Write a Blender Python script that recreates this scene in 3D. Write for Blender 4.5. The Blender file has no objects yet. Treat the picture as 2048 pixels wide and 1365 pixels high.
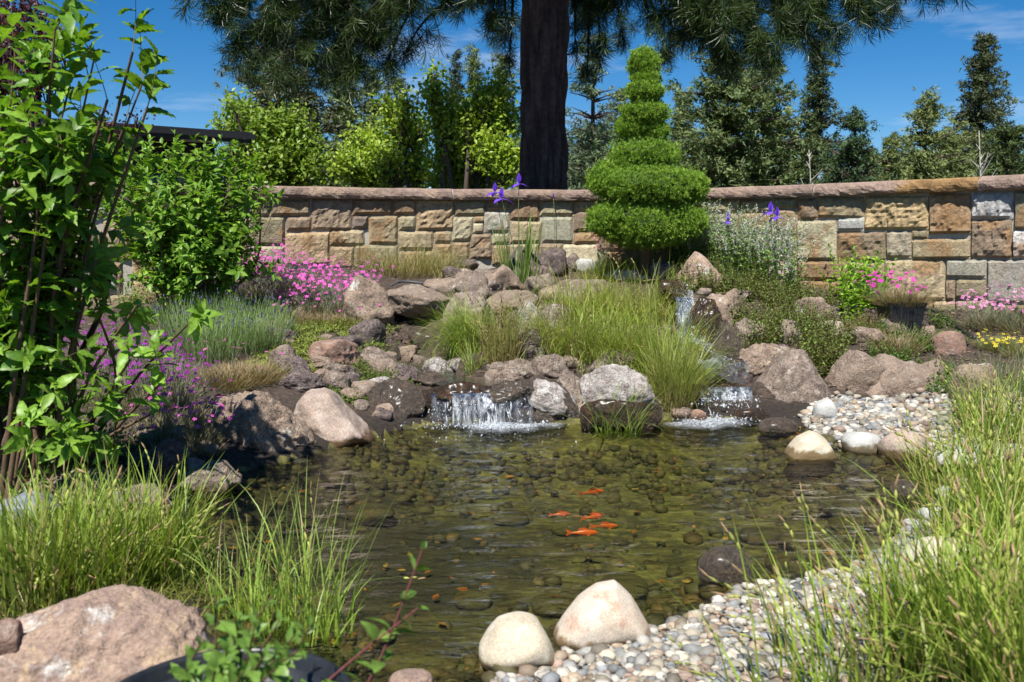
import bpy, math
import numpy as np
from mathutils import Matrix, Vector

# ------------------------------------------------------------------ camera, sky, sun, exposure
sc = bpy.context.scene
col = sc.collection
CAMZ, PITCH, FPX = 1.40, math.radians(6.8), 1820.0
cam_data = bpy.data.cameras.new("camera")
cam_data.sensor_width = 36.0
cam_data.lens = 36.0 * FPX / 2048.0
cam_data.clip_start = 0.05
cam_data.clip_end = 4000.0
cam_data.dof.use_dof = True
cam_data.dof.focus_distance = 7.2
cam_data.dof.aperture_fstop = 4.0
cam = bpy.data.objects.new("camera", cam_data)
cam.location = (0, 0, CAMZ)
cam.rotation_euler = (math.pi / 2 - PITCH, 0, 0)
col.objects.link(cam)
sc.camera = cam

SUN_EL = math.radians(57.0)
SUN_AZ = math.radians(196.0)      # compass style: 0 = +Y, clockwise; the sun stands behind and left of the camera
to_sun = Vector((math.sin(SUN_AZ) * math.cos(SUN_EL), math.cos(SUN_AZ) * math.cos(SUN_EL), math.sin(SUN_EL)))
sd = bpy.data.lights.new("sun", 'SUN')
sd.energy = 5.0
sd.angle = math.radians(0.53)
sd.color = (1.0, 0.955, 0.88)
sun = bpy.data.objects.new("sun", sd)
sun.rotation_euler = to_sun.to_track_quat('Z', 'Y').to_euler()
sun.location = (0, 0, 30)
col.objects.link(sun)

world = bpy.data.worlds.new("World")
sc.world = world
world.use_nodes = True
wn = world.node_tree.nodes; wl = world.node_tree.links
wn.clear()
sky = wn.new('ShaderNodeTexSky')
sky.sky_type = 'NISHITA'
sky.sun_disc = False
sky.sun_elevation = SUN_EL
sky.sun_rotation = SUN_AZ
sky.altitude = 1800
sky.air_density = 1.0
sky.dust_density = 0.3
sky.ozone_density = 5.0
hs = wn.new('ShaderNodeHueSaturation')
hs.inputs['Saturation'].default_value = 1.34
hs.inputs['Value'].default_value = 1.0
wl.new(sky.outputs[0], hs.inputs['Color'])
tc = wn.new('ShaderNodeTexCoord')
mp = wn.new('ShaderNodeMapping'); mp.inputs['Scale'].default_value = (2.2, 2.2, 13.0)
mp.inputs['Location'].default_value = (3.1, 0.4, 1.7)
wl.new(tc.outputs['Generated'], mp.inputs['Vector'])
cn = wn.new('ShaderNodeTexNoise'); cn.inputs['Scale'].default_value = 1.6
cn.inputs['Detail'].default_value = 8; cn.inputs['Roughness'].default_value = 0.6
wl.new(mp.outputs[0], cn.inputs['Vector'])
cr = wn.new('ShaderNodeMapRange'); cr.inputs[1].default_value = 0.57; cr.inputs[2].default_value = 0.82
cr.inputs[3].default_value = 0.0; cr.inputs[4].default_value = 0.6
wl.new(cn.outputs[0], cr.inputs[0])
cm = wn.new('ShaderNodeMix'); cm.data_type = 'RGBA'
wl.new(cr.outputs[0], cm.inputs[0]); wl.new(hs.outputs[0], cm.inputs[6])
cm.inputs[7].default_value = (7.5, 8.4, 9.6, 1)
bg = wn.new('ShaderNodeBackground'); bg.inputs['Strength'].default_value = 0.062
wl.new(cm.outputs[2], bg.inputs['Color'])
wo = wn.new('ShaderNodeOutputWorld'); wl.new(bg.outputs[0], wo.inputs['Surface'])

sc.view_settings.view_transform = 'Standard'
sc.view_settings.look = 'None'
sc.view_settings.gamma = 1.0
sc.view_settings.use_curve_mapping = False
sc.view_settings.exposure = 0.80
sc.render.engine = 'CYCLES'
sc.cycles.max_bounces = 8
sc.cycles.transparent_max_bounces = 24
sc.cycles.use_denoising = True
sc.cycles.sample_clamp_indirect = 6.0
sc.render.film_transparent = False

# ------------------------------------------------------------------ helpers: pixels of the photograph to points in the place
R = np.random.default_rng(11)
cp, sp = math.cos(PITCH), math.sin(PITCH)
def ray(px, py):
    a = (np.asarray(px, float) - 1024.0) / FPX; b = -(np.asarray(py, float) - 682.5) / FPX
    return np.stack([a + 0 * b, cp + b * sp + 0 * a, -sp + b * cp + 0 * a], -1)
def atY(px, py, Y):
    d = ray(px, py); t = np.asarray(Y, float) / d[..., 1]
    return np.array([0, 0, CAMZ]) + d * t[..., None]
def atZ(px, py, z):
    d = ray(px, py); t = (np.asarray(z, float) - CAMZ) / d[..., 2]
    return np.array([0, 0, CAMZ]) + d * t[..., None]

# ------------------------------------------------------------------ vectorised noise
def _h(ix, iy, iz, s):
    n = (ix * 374761393 + iy * 668265263 + iz * 2147483647 + s * 1274126177) & 0xFFFFFFFF
    n = ((n ^ (n >> 13)) * 1274126177) & 0xFFFFFFFF
    n = ((n ^ (n >> 16)) * 2246822519) & 0xFFFFFFFF
    return ((n ^ (n >> 15)) & 0xFFFFFF) / float(0xFFFFFF)
def vnoise(p, s=0):
    i = np.floor(p).astype(np.int64); f = p - i; f = f * f * f * (f * (f * 6 - 15) + 10)
    r = 0
    for dx in (0, 1):
        for dy in (0, 1):
            for dz in (0, 1):
                w = (f[..., 0] if dx else 1 - f[..., 0]) * (f[..., 1] if dy else 1 - f[..., 1]) * (f[..., 2] if dz else 1 - f[..., 2])
                r = r + w * _h(i[..., 0] + dx, i[..., 1] + dy, i[..., 2] + dz, s)
    return r * 2 - 1
def fbm(p, o=4, s=0, g=0.5, ridged=False):
    a, t, r = 1.0, 0, 0
    for k in range(o):
        n = vnoise(p * (2.03 ** k) + k * 17.3, s + k)
        if ridged: n = 1 - 2 * np.abs(n)
        r = r + a * n; t += a; a *= g
    return r / t
def cells(p, s=0):
    i = np.floor(p).astype(np.int64); best = np.full(p.shape[:-1], 9.0)
    for dx in (-1, 0, 1):
        for dy in (-1, 0, 1):
            for dz in (-1, 0, 1):
                c = i + np.array([dx, dy, dz])
                q = np.stack([c[..., k] + _h(c[..., 0], c[..., 1], c[..., 2], s + 31 * k) for k in range(3)], -1)
                best = np.minimum(best, ((p - q) ** 2).sum(-1))
    return np.sqrt(best)
def sstep(a, b, x):
    t = np.clip((x - a) / (b - a), 0, 1); return t * t * (3 - 2 * t)
def unit(v):
    return v / np.maximum(np.linalg.norm(v, axis=-1, keepdims=True), 1e-9)

# ------------------------------------------------------------------ meshes
ORG = {}
def mesh_data(name, parts, mats, smooth=False):
    Vs, Ls, starts, Cs, Ms = [], [], [], [], []
    vo = lo = 0
    for p in parts:
        V, F = np.asarray(p[0], float).reshape(-1, 3), p[1]
        C = p[2] if len(p) > 2 and p[2] is not None else (0.5, 0.5, 0.5)
        mi = p[3] if len(p) > 3 else 0
        C = np.asarray(C, float)
        if C.ndim == 1: C = np.broadcast_to(C, V.shape)
        for f in (F if isinstance(F, (list, tuple)) else [F]):
            f = np.asarray(f, np.int64)
            if f.size == 0: continue
            k = f.shape[1]
            Ls.append((f + vo).ravel()); starts.append(lo + np.arange(len(f)) * k); lo += f.size
            Ms.append(np.full(len(f), mi))
        Vs.append(V); Cs.append(C); vo += len(V)
    V = np.concatenate(Vs); L = np.concatenate(Ls); S = np.concatenate(starts); C = np.concatenate(Cs); M = np.concatenate(Ms)
    me = bpy.data.meshes.new(name)
    me.vertices.add(len(V)); me.vertices.foreach_set('co', V.ravel().astype(np.float32))
    me.loops.add(len(L)); me.loops.foreach_set('vertex_index', L.astype(np.int32))
    me.polygons.add(len(S)); me.polygons.foreach_set('loop_start', S.astype(np.int32))
    me.update(calc_edges=True)
    ca = me.attributes.new('Col', 'FLOAT_COLOR', 'POINT')
    c4 = np.ones((len(V), 4), np.float32); c4[:, :3] = C
    ca.data.foreach_set('color', c4.ravel())
    for m in (mats if isinstance(mats, (list, tuple)) else [mats]): me.materials.append(m)
    if M.max() > 0: me.polygons.foreach_set('material_index', M.astype(np.int32))
    me.polygons.foreach_set('use_smooth', np.full(len(S), bool(smooth)))
    return me
def shift(parts, o):
    return [(np.asarray(p[0], float).reshape(-1, 3) - o,) + tuple(p[1:]) for p in parts]
def tag(o, label=None, cat=None, group=None, kind=None):
    if label: o['label'] = label
    if cat: o['category'] = cat
    if group: o['group'] = group
    if kind: o['kind'] = kind
    return o
def build(name, parts, mats, parent=None, loc=None, smooth=False, **kw):
    """one mesh object from world-space arrays; a child keeps its thing's origin"""
    if parent is not None:
        o = ORG[parent.name]
    else:
        if loc is None:
            V = np.concatenate([np.asarray(p[0], float).reshape(-1, 3) for p in parts])
            loc = ((V[:, 0].min() + V[:, 0].max()) / 2, (V[:, 1].min() + V[:, 1].max()) / 2, V[:, 2].min())
        o = np.array(loc, float)
    ob = bpy.data.objects.new(name, mesh_data(name, shift(parts, o), mats, smooth))
    col.objects.link(ob)
    if parent is not None: ob.parent = parent
    else: ob.location = o
    ORG[ob.name] = o
    return tag(ob, **kw)
def thing(name, loc, label, cat, group=None):
    ob = bpy.data.objects.new(name, None); ob.empty_display_size = 0.1
    col.objects.link(ob); ob.location = loc; ORG[ob.name] = np.array(loc, float)
    return tag(ob, label, cat, group)

def place_mesh(name, me, M, parent):
    """a copy that shares mesh data, M is its world matrix (numpy 4x4)"""
    ob = bpy.data.objects.new(name, me); col.objects.link(ob); ob.parent = parent
    M = M.copy(); M[:3, 3] -= ORG[parent.name]
    ob.matrix_basis = Matrix(M.tolist())
    return ob
def frames(x, up=(0, 0, 1), roll=None):
    """rotation matrices whose X is x and whose Z leans to up"""
    x = unit(np.asarray(x, float)); up = np.broadcast_to(np.asarray(up, float), x.shape)
    y = np.cross(up, x); bad = np.linalg.norm(y, axis=-1) < 1e-4
    y = np.where(bad[:, None], np.array([0, 1, 0.]), y); y = unit(y); z = np.cross(x, y)
    if roll is not None:
        c, s = np.cos(roll)[:, None], np.sin(roll)[:, None]
        y, z = c * y + s * z, c * z - s * y
    return np.stack([x, y, z], -1)
def inst(tpl, pos, Rm, scale, cols=None):
    """tpl (V,F[,k per-vertex brightness]); returns one merged part"""
    V, F = tpl[0], tpl[1]; n = len(pos)
    scale = np.asarray(scale, float)
    if scale.ndim == 0: scale = np.full(n, scale)
    if scale.ndim == 1: scale = np.repeat(scale[:, None], 3, 1)
    P = np.einsum('nij,nkj->nki', Rm, V[None] * scale[:, None, :]) + np.asarray(pos)[:, None, :]
    off = (np.arange(n) * len(V))[:, None, None]
    Fs = [(np.asarray(f)[None] + off).reshape(-1, np.asarray(f).shape[1]) for f in (F if isinstance(F, list) else [F])]
    C = None
    if cols is not None:
        C = np.repeat(np.asarray(cols, float)[:, None, :], len(V), 1)
        if len(tpl) > 2: C = C * tpl[2][None, :, None] if tpl[2].ndim == 1 else C * tpl[2][None]
        C = C.reshape(-1, 3)
    return (P.reshape(-1, 3), Fs, C)
def grid_faces(nu, nv, wrap=False):
    """quads of a nu x nv vertex grid (u major)"""
    u = np.arange(nu - 1 if not wrap else nu); v = np.arange(nv - 1)
    a = (u[:, None] * nv + v[None]).ravel(); b = (((u + 1) % nu)[:, None] * nv + v[None]).ravel()
    return np.stack([a, b, b + 1, a + 1], -1)
def tube(P, r, n=6, cap=True):
    P = np.asarray(P, float); r = np.broadcast_to(np.asarray(r, float), (len(P),))
    T = unit(np.gradient(P, axis=0)); ref = np.array([0, 0, 1.]) if abs(T[:, 2]).mean() < 0.8 else np.array([1., 0, 0])
    A = unit(np.cross(T, ref)); B = np.cross(T, A)
    th = np.arange(n) * 2 * math.pi / n
    V = P[:, None] + r[:, None, None] * (np.cos(th)[None, :, None] * A[:, None] + np.sin(th)[None, :, None] * B[:, None])
    m = len(P); i = np.arange(m - 1)[:, None] * n; j = np.arange(n)[None]; k = (j + 1) % n
    F = np.stack([(i + j), (i + k), (i + k + n), (i + j + n)], -1).reshape(-1, 4)
    V = V.reshape(-1, 3); Fs = [F]
    if cap:
        V = np.concatenate([V, P[:1], P[-1:]]); c0, c1 = len(V) - 2, len(V) - 1
        jj = np.arange(n); kk = (jj + 1) % n
        Fs.append(np.concatenate([np.stack([kk, jj, np.full(n, c0)], -1), np.stack([(m - 1) * n + jj, (m - 1) * n + kk, np.full(n, c1)], -1)]))
    return V, Fs
def tubes(P, r, n=4):
    """many tubes at once, P (N,M,3), r (N,M)"""
    N, M = P.shape[:2]
    T = unit(np.gradient(P, axis=1)); ref = np.where(np.abs(T[..., 2:3]) < 0.8, np.array([0, 0, 1.]), np.array([1., 0, 0]))
    A = unit(np.cross(T, ref)); B = np.cross(T, A); th = np.arange(n) * 2 * math.pi / n
    V = P[:, :, None] + r[..., None, None] * (np.cos(th)[None, None, :, None] * A[:, :, None] + np.sin(th)[None, None, :, None] * B[:, :, None])
    b = np.arange(N)[:, None, None] * M * n; i = np.arange(M - 1)[None, :, None] * n; j = np.arange(n)[None, None]; k = (j + 1) % n
    F = np.stack([b + i + j, b + i + k, b + i + k + n, b + i + j + n], -1).reshape(-1, 4)
    return V.reshape(-1, 3), F
def spline(pts, n):
    pts = np.asarray(pts, float); m = len(pts)
    t = np.linspace(0, m - 1, n); i = np.clip(t.astype(int), 0, m - 2); f = (t - i)[:, None]
    p0 = pts[np.maximum(i - 1, 0)]; p1 = pts[i]; p2 = pts[i + 1]; p3 = pts[np.minimum(i + 2, m - 1)]
    return 0.5 * ((2 * p1) + (-p0 + p2) * f + (2 * p0 - 5 * p1 + 4 * p2 - p3) * f ** 2 + (-p0 + 3 * p1 - 3 * p2 + p3) * f ** 3)
_ico = {}
def ico(k):
    if k not in _ico:
        import bmesh
        bm = bmesh.new(); bmesh.ops.create_icosphere(bm, subdivisions=k, radius=1.0)
        V = np.array([v.co[:] for v in bm.verts]); F = np.array([[v.index for v in f.verts] for f in bm.faces]); bm.free()
        _ico[k] = (unit(V), F)
    return _ico[k]
def arc(N, az, L, lean, curl, S, pw=1.4):
    """curved stems from the origin, (N,S+1,3)"""
    t = np.linspace(0, 1, S + 1)[None]; th = lean[:, None] + curl[:, None] * t ** pw
    ds = (L / S)[:, None]; h = np.cumsum(np.sin(th) * ds, 1) - np.sin(th[:, :1]) * ds; z = np.cumsum(np.cos(th) * ds, 1) - np.cos(th[:, :1]) * ds
    return np.stack([h * np.cos(az)[:, None], h * np.sin(az)[:, None], z], -1)
def blades(root, az, L, lean, curl, w, S, c0, c1, rs=R, tipw=0.0):
    N = len(root); P = arc(N, az, L, lean, curl, S) + root[:, None]
    tw = az + math.pi / 2 + rs.uniform(-0.9, 0.9, N)
    side = np.stack([np.cos(tw), np.sin(tw), 0 * tw], -1)[:, None]
    t = np.linspace(0, 1, S + 1)[None, :, None]
    ww = w[:, None, None] * (1 - (1 - tipw) * t ** 2.2) * 0.5
    V = np.stack([P - side * ww, P + side * ww], 2)
    b = np.arange(N)[:, None] * (S + 1) * 2; i = np.arange(S)[None] * 2
    F = np.stack([b + i, b + i + 1, b + i + 3, b + i + 2], -1).reshape(-1, 4)
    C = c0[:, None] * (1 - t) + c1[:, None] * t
    C = np.repeat(C[:, :, None], 2, 2)
    return V.reshape(-1, 3), F, C.reshape(-1, 3), P
def mixc(a, b, n, rs=R, j=0.12):
    a, b = np.array(a), np.array(b); t = rs.random((n, 1))
    return (a * (1 - t) + b * t) * (1 + rs.uniform(-j, j, (n, 1)))

# ------------------------------------------------------------------ materials
def nodes(name):
    m = bpy.data.materials.new(name); m.use_nodes = True; nt = m.node_tree
    p = nt.nodes['Principled BSDF']; return m, nt, p
def N(nt, t, **kw):
    n = nt.nodes.new(t)
    for k, v in kw.items():
        if k in n.inputs: n.inputs[k].default_value = v
        else: setattr(n, k, v)
    return n
def rgb(nt, c):
    n = nt.nodes.new('ShaderNodeRGB'); n.outputs[0].default_value = (*c, 1); return n.outputs[0]
def mult(nt, a, b):
    n = nt.nodes.new('ShaderNodeMix'); n.data_type = 'RGBA'; n.blend_type = 'MULTIPLY'; n.inputs[0].default_value = 1
    nt.links.new(a, n.inputs[6]); nt.links.new(b, n.inputs[7]); return n.outputs[2]
def mixn(nt, f, a, b):
    n = nt.nodes.new('ShaderNodeMix'); n.data_type = 'RGBA'
    if isinstance(f, (int, float)): n.inputs[0].default_value = f
    else: nt.links.new(f, n.inputs[0])
    for s, v in ((6, a), (7, b)):
        if isinstance(v, (tuple, list)): n.inputs[s].default_value = (*v, 1)
        else: nt.links.new(v, n.inputs[s])
    return n.outputs[2]
def noise(nt, vec, scale, detail=6, rough=0.6, lo=0.3, hi=0.7, a=0.0, b=1.0):
    n = N(nt, 'ShaderNodeTexNoise', Scale=scale, Detail=detail, Roughness=rough)
    nt.links.new(vec, n.inputs['Vector'])
    m = nt.nodes.new('ShaderNodeMapRange')
    for i, v in zip((1, 2, 3, 4), (lo, hi, a, b)): m.inputs[i].default_value = v
    nt.links.new(n.outputs[0], m.inputs[0]); return m.outputs[0]
def bumpn(nt, h, strength, dist, prev=None):
    b = nt.nodes.new('ShaderNodeBump'); b.inputs['Strength'].default_value = strength; b.inputs['Distance'].default_value = dist
    nt.links.new(h, b.inputs['Height'])
    if prev is not None: nt.links.new(prev, b.inputs['Normal'])
    return b.outputs[0]
def leaf_mat(name, rough=0.45, transl=0.35, var=0.25, scale=60, tcol=(1.25, 1.35, 0.45)):
    m, nt, p = nodes(name); at = N(nt, 'ShaderNodeAttribute', attribute_name='Col'); geo = N(nt, 'ShaderNodeNewGeometry')
    v = noise(nt, geo.outputs['Position'], scale, 2, 0.5, 0.3, 0.7, 1 - var, 1 + var)
    c = mult(nt, at.outputs['Color'], v)
    nt.links.new(c, p.inputs['Base Color']); p.inputs['Roughness'].default_value = rough
    p.inputs['Specular IOR Level'].default_value = 0.35
    if transl > 0:
        tr = N(nt, 'ShaderNodeBsdfTranslucent'); t = mult(nt, c, rgb(nt, tcol))
        nt.links.new(t, tr.inputs['Color'])
        mx = N(nt, 'ShaderNodeMixShader'); mx.inputs[0].default_value = transl
        nt.links.new(p.outputs[0], mx.inputs[1]); nt.links.new(tr.outputs[0], mx.inputs[2])
        nt.links.new(mx.outputs[0], nt.nodes['Material Output'].inputs['Surface'])
    return m
def rock_mat(name, c1, c2, c3=None, sc1=6, pit=0.0, pitscale=60, rough=0.9, bump=0.6, wet=True, white=0.0, fine=90):
    """two tones in patches, a third as stains, small pits, a dark wet band at the pond's waterline"""
    m, nt, p = nodes(name); geo = N(nt, 'ShaderNodeNewGeometry'); P = geo.outputs['Position']
    c = mixn(nt, noise(nt, P, sc1, 7, 0.65, 0.36, 0.64), c1, c2)
    if c3: c = mixn(nt, noise(nt, P, sc1 * 1.7, 6, 0.7, 0.52, 0.66), c, c3)
    if white > 0: c = mixn(nt, noise(nt, P, sc1 * 0.8, 8, 0.75, 0.60 - white * 0.1, 0.68), c, (0.62, 0.60, 0.56))
    fv = noise(nt, P, fine, 4, 0.7, 0.25, 0.75, 0.55, 1.45); c = mult(nt, c, fv)
    bn = bumpn(nt, noise(nt, P, sc1 * 5, 8, 0.7, 0.2, 0.8), bump, 0.03)
    if pit > 0:
        vo = N(nt, 'ShaderNodeTexVoronoi', Scale=pitscale); nt.links.new(P, vo.inputs['Vector'])
        mr = nt.nodes.new('ShaderNodeMapRange')
        for i, v in zip((1, 2, 3, 4), (0.12, 0.36, 0.0, 1.0)): mr.inputs[i].default_value = v
        nt.links.new(vo.outputs['Distance'], mr.inputs[0])
        bn = bumpn(nt, mr.outputs[0], pit, 0.012, bn)
    ro = None
    if wet:
        sx = N(nt, 'ShaderNodeSeparateXYZ'); nt.links.new(P, sx.inputs[0])
        ad = N(nt, 'ShaderNodeMath', operation='ADD'); nt.links.new(sx.outputs[2], ad.inputs[0])
        nt.links.new(noise(nt, P, 14, 3, 0.6, 0.3, 0.7, -0.02, 0.02), ad.inputs[1])
        w = nt.nodes.new('ShaderNodeMapRange')
        for i, v in zip((1, 2, 3, 4), (0.03, 0.055, 1.0, 0.0)): w.inputs[i].default_value = v
        nt.links.new(ad.outputs[0], w.inputs[0])
        dk = N(nt, 'ShaderNodeMix', data_type='RGBA', blend_type='MULTIPLY'); nt.links.new(w.outputs[0], dk.inputs[0])
        nt.links.new(c, dk.inputs[6]); dk.inputs[7].default_value = (0.36, 0.29, 0.2, 1); c = dk.outputs[2]
        rr = nt.nodes.new('ShaderNodeMapRange'); rr.inputs[3].default_value = rough; rr.inputs[4].default_value = 0.25
        nt.links.new(w.outputs[0], rr.inputs[0]); ro = rr.outputs[0]
    nt.links.new(c, p.inputs['Base Color'])
    if ro is not None: nt.links.new(ro, p.inputs['Roughness'])
    else: p.inputs['Roughness'].default_value = rough
    p.inputs['Specular IOR Level'].default_value = 0.3
    nt.links.new(bn, p.inputs['Normal'])
    return m
def attr_mat(name, rough=0.9, var=0.35, scale=30, bump=0.5, bs=60, bd=0.01, spec=0.3, second=None):
    m, nt, p = nodes(name); at = N(nt, 'ShaderNodeAttribute', attribute_name='Col'); P = N(nt, 'ShaderNodeNewGeometry').outputs['Position']
    c = mult(nt, at.outputs['Color'], noise(nt, P, scale, 7, 0.7, 0.25, 0.75, 1 - var, 1 + var))
    if second: c = mixn(nt, noise(nt, P, second[1], 6, 0.7, second[2], second[3], 0, second[4]), c, second[0])
    nt.links.new(c, p.inputs['Base Color']); p.inputs['Roughness'].default_value = rough; p.inputs['Specular IOR Level'].default_value = spec
    if bump: nt.links.new(bumpn(nt, noise(nt, P, bs, 6, 0.7, 0.2, 0.8), bump, bd), p.inputs['Normal'])
    return m
def plain_mat(name, c, rough=0.5, spec=0.5, bump=0.0):
    m, nt, p = nodes(name); p.inputs['Base Color'].default_value = (*c, 1); p.inputs['Roughness'].default_value = rough
    p.inputs['Specular IOR Level'].default_value = spec
    if bump:
        P = N(nt, 'ShaderNodeNewGeometry').outputs['Position']
        nt.links.new(bumpn(nt, noise(nt, P, 40, 4, 0.6, 0.2, 0.8), bump, 0.005), p.inputs['Normal'])
        nt.links.new(mult(nt, noise(nt, P, 25, 4, 0.6, 0.3, 0.7, 0.75, 1.3), rgb(nt, c)), p.inputs['Base Color'])
    return m

M_leaf = leaf_mat('broad_leaf', 0.42, 0.38)
M_fine = leaf_mat('fine_foliage', 0.6, 0.25)
M_grass = leaf_mat('grass_blade', 0.45, 0.35, 0.2, 20)
M_needle = leaf_mat('pine_needle', 0.4, 0.12, 0.3, 8)
M_far = leaf_mat('far_foliage', 0.65, 0.2, 0.3, 2)
M_petal = leaf_mat('petal', 0.6, 0.35, 0.15, 80, (1.0, 0.9, 1.0))
M_twig = attr_mat('twig_bark', 0.85, 0.35, 60, 0.4, 90, 0.004)
M_stone = attr_mat('cut_sandstone', 0.9, 0.45, 22, 0.9, 45, 0.02, 0.2, ((0.20, 0.10, 0.045), 9, 0.54, 0.72, 0.3))
M_coping = attr_mat('coping_sandstone', 0.9, 0.4, 16, 0.9, 35, 0.02, 0.2)
M_mortar = attr_mat('pale_mortar', 0.95, 0.25, 40, 0.6, 90, 0.006)
M_pebble = attr_mat('river_pebble', 0.7, 0.25, 70, 0.15, 120, 0.002, 0.35)

# ------------------------------------------------------------------ the lie of the land
def pxw(pts, z=0.0):
    return atZ([p[0] for p in pts], [p[1] for p in pts], z)[:, :2]
POND = pxw([(400, 985), (470, 948), (560, 925), (640, 905), (740, 872), (860, 852), (1000, 846), (1150, 850), (1240, 850), (1330, 838),
            (1400, 838), (1520, 838), (1590, 856), (1640, 882), (1700, 897), (1770, 902), (1860, 914), (1930, 940), (1905, 990),
            (1840, 1040), (1790, 1085), (1725, 1130), (1620, 1160), (1500, 1178), (1400, 1225), (1310, 1262), (1200, 1295),
            (1100, 1318), (1000, 1340), (955, 1400), (900, 1520), (560, 1520), (480, 1380), (440, 1290), (415, 1200), (392, 1130), (368, 1060), (378, 1010)])
FLAT = pxw([(-400, 965), (120, 958), (300, 975), (400, 985), (470, 948), (640, 905), (740, 872), (860, 852), (1240, 850), (1400, 838), (1520, 838), (1590, 832),
            (1660, 822), (1760, 818), (1890, 822), (1960, 845), (2060, 870), (2300, 960), (2600, 1100), (3200, 1800), (3200, 6000), (-2500, 6000), (-2500, 1500)])
def sdist(x, y, poly):
    """distance to a polygon, negative inside"""
    d = np.full(np.shape(x), 1e9); ins = np.zeros(np.shape(x), bool); n = len(poly)
    for i in range(n):
        ax, ay = poly[i]; bx, by = poly[(i + 1) % n]
        ex, ey = bx - ax, by - ay; wx, wy = x - ax, y - ay
        t = np.clip((wx * ex + wy * ey) / (ex * ex + ey * ey), 0, 1)
        d = np.minimum(d, (wx - ex * t) ** 2 + (wy - ey * t) ** 2)
        c = ((ay > y) != (by > y)) & (x < (bx - ax) * (y - ay) / (by - ay + 1e-12) + ax); ins ^= c
    d = np.sqrt(d); return np.where(ins, -d, d)
WTOP = 1.94
_px = np.array([-500, -200, 50, 300, 560, 900, 1150, 1430, 1700, 2040, 2300, 2600])
_pt = np.array([345., 352, 361, 366.5, 372, 378, 380, 376, 365.5, 350, 335, 318])
_zb = np.array([.40, .42, .45, .66, .97, .93, .93, .95, .72, .60, .55, .5])
_d = ray(_px, _pt); _WY = (WTOP - CAMZ) / _d[:, 2] * _d[:, 1]; _WX = _WY / _d[:, 1] * _d[:, 0]
_fx = np.concatenate([[-14], _WX, [14]]); _fy = np.concatenate([[_WY[0] - 2.2], _WY, [_WY[-1] - 3.5]])
_xx = np.linspace(-14, 14, 561); _yy = np.interp(_xx, _fx, _fy); _k = np.hanning(61); _k /= _k.sum()
_yy = np.convolve(np.pad(_yy, 30, mode='edge'), _k, 'valid')
def wallY(x): return np.interp(x, _xx, _yy)
def wallZ(x): return np.interp(x, _WX, _zb)
def chan(pts):
    return np.array([atY(p[0], p[1], p[2]) for p in pts])
CH_R = chan([(1350, 566, 9.6), (1372, 590, 9.1), (1376, 640, 8.8), (1392, 682, 8.45), (1425, 712, 7.95), (1452, 745, 7.5), (1455, 776, 7.2)])
CH_L = chan([(800, 640, 8.7), (815, 690, 8.35), (835, 718, 7.9), (860, 745, 7.35), (905, 768, 6.95), (960, 785, 6.75)])
def height(x, y):
    x = np.asarray(x, float); y = np.asarray(y, float)
    d = sdist(x, y, POND); f = np.maximum(sdist(x, y, FLAT), 0)
    e = np.maximum(wallY(x) - y, 0)
    t = f / (f + e + 1e-3)
    H = np.where(d > 0, 0.012 + 0.085 * np.minimum(d, 1.2), 0)
    H = H + (wallZ(x) - 0.1) * np.clip(t, 0, 1) ** 0.80 * sstep(3.6, 6.2, y)
    P = np.stack([x, y, 0 * x], -1)
    H = H + np.where(d > 0, 1, 0) * sstep(0, .4, d) * (fbm(P * 1.7, 3, 5) * 0.05 + fbm(P * 9, 3, 8) * 0.018 * sstep(0, .3, f))
    for C, w in ((CH_R, 0.20), (CH_L, 0.26)):
        for i in range(len(C) - 1):
            a, b = C[i], C[i + 1]; ex, ey = b[0] - a[0], b[1] - a[1]
            s = np.clip(((x - a[0]) * ex + (y - a[1]) * ey) / (ex * ex + ey * ey), 0, 1)
            q = np.sqrt((x - a[0] - ex * s) ** 2 + (y - a[1] - ey * s) ** 2); zz = a[2] + (b[2] - a[2]) * s - 0.07
            H = np.minimum(H, zz + sstep(w, w + 0.22, q) * 1.2)
    bed = -0.03 - 0.30 * sstep(0, 0.75, -d) + fbm(P * 3, 3, 9) * 0.03
    H = np.where(d < 0, bed, H)
    far = sstep(0.0, 1.5, y - wallY(x)); H = H * (1 - far) + far * (0.55 + fbm(P * 0.05, 3, 3) * 0.2)
    side = sstep(7, 12, np.abs(x)); return H * (1 - side) + side * np.where(y > 4, 0.5, 0.12)
_gx = np.linspace(-7.5, 7.5, 251); _gy = np.linspace(1.2, 13.2, 201)
_GX, _GY = np.meshgrid(_gx, _gy, indexing='ij'); _GH = height(_GX, _GY)
def H(x, y):
    """height of the ground, from the same grid"""
    fx = np.clip((np.asarray(x, float) + 7.5) / 0.06, 0, 249.999); fy = np.clip((np.asarray(y, float) - 1.2) / 0.06, 0, 199.999)
    i, j = fx.astype(int), fy.astype(int); a, b = fx - i, fy - j
    return (_GH[i, j] * (1 - a) * (1 - b) + _GH[i + 1, j] * a * (1 - b) + _GH[i, j + 1] * (1 - a) * b + _GH[i + 1, j + 1] * a * b)
def hit(px, py, zoff=0.0):
    """the ground point seen at a pixel"""
    d = ray(px, py); o = np.array([0, 0, CAMZ]); Y = np.linspace(1.3, 12.5, 900)
    P = o + d * (Y / d[1])[:, None]; b = P[:, 2] < H(P[:, 0], P[:, 1]) + zoff
    k = int(np.argmax(b)) if b.any() else len(Y) - 1
    p = P[k].copy(); w = float(wallY(p[0])) - .16
    if p[1] > w: p[0] *= w / p[1]; p[1] = w; p[2] = float(H(p[0], p[1]))
    return p

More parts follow.
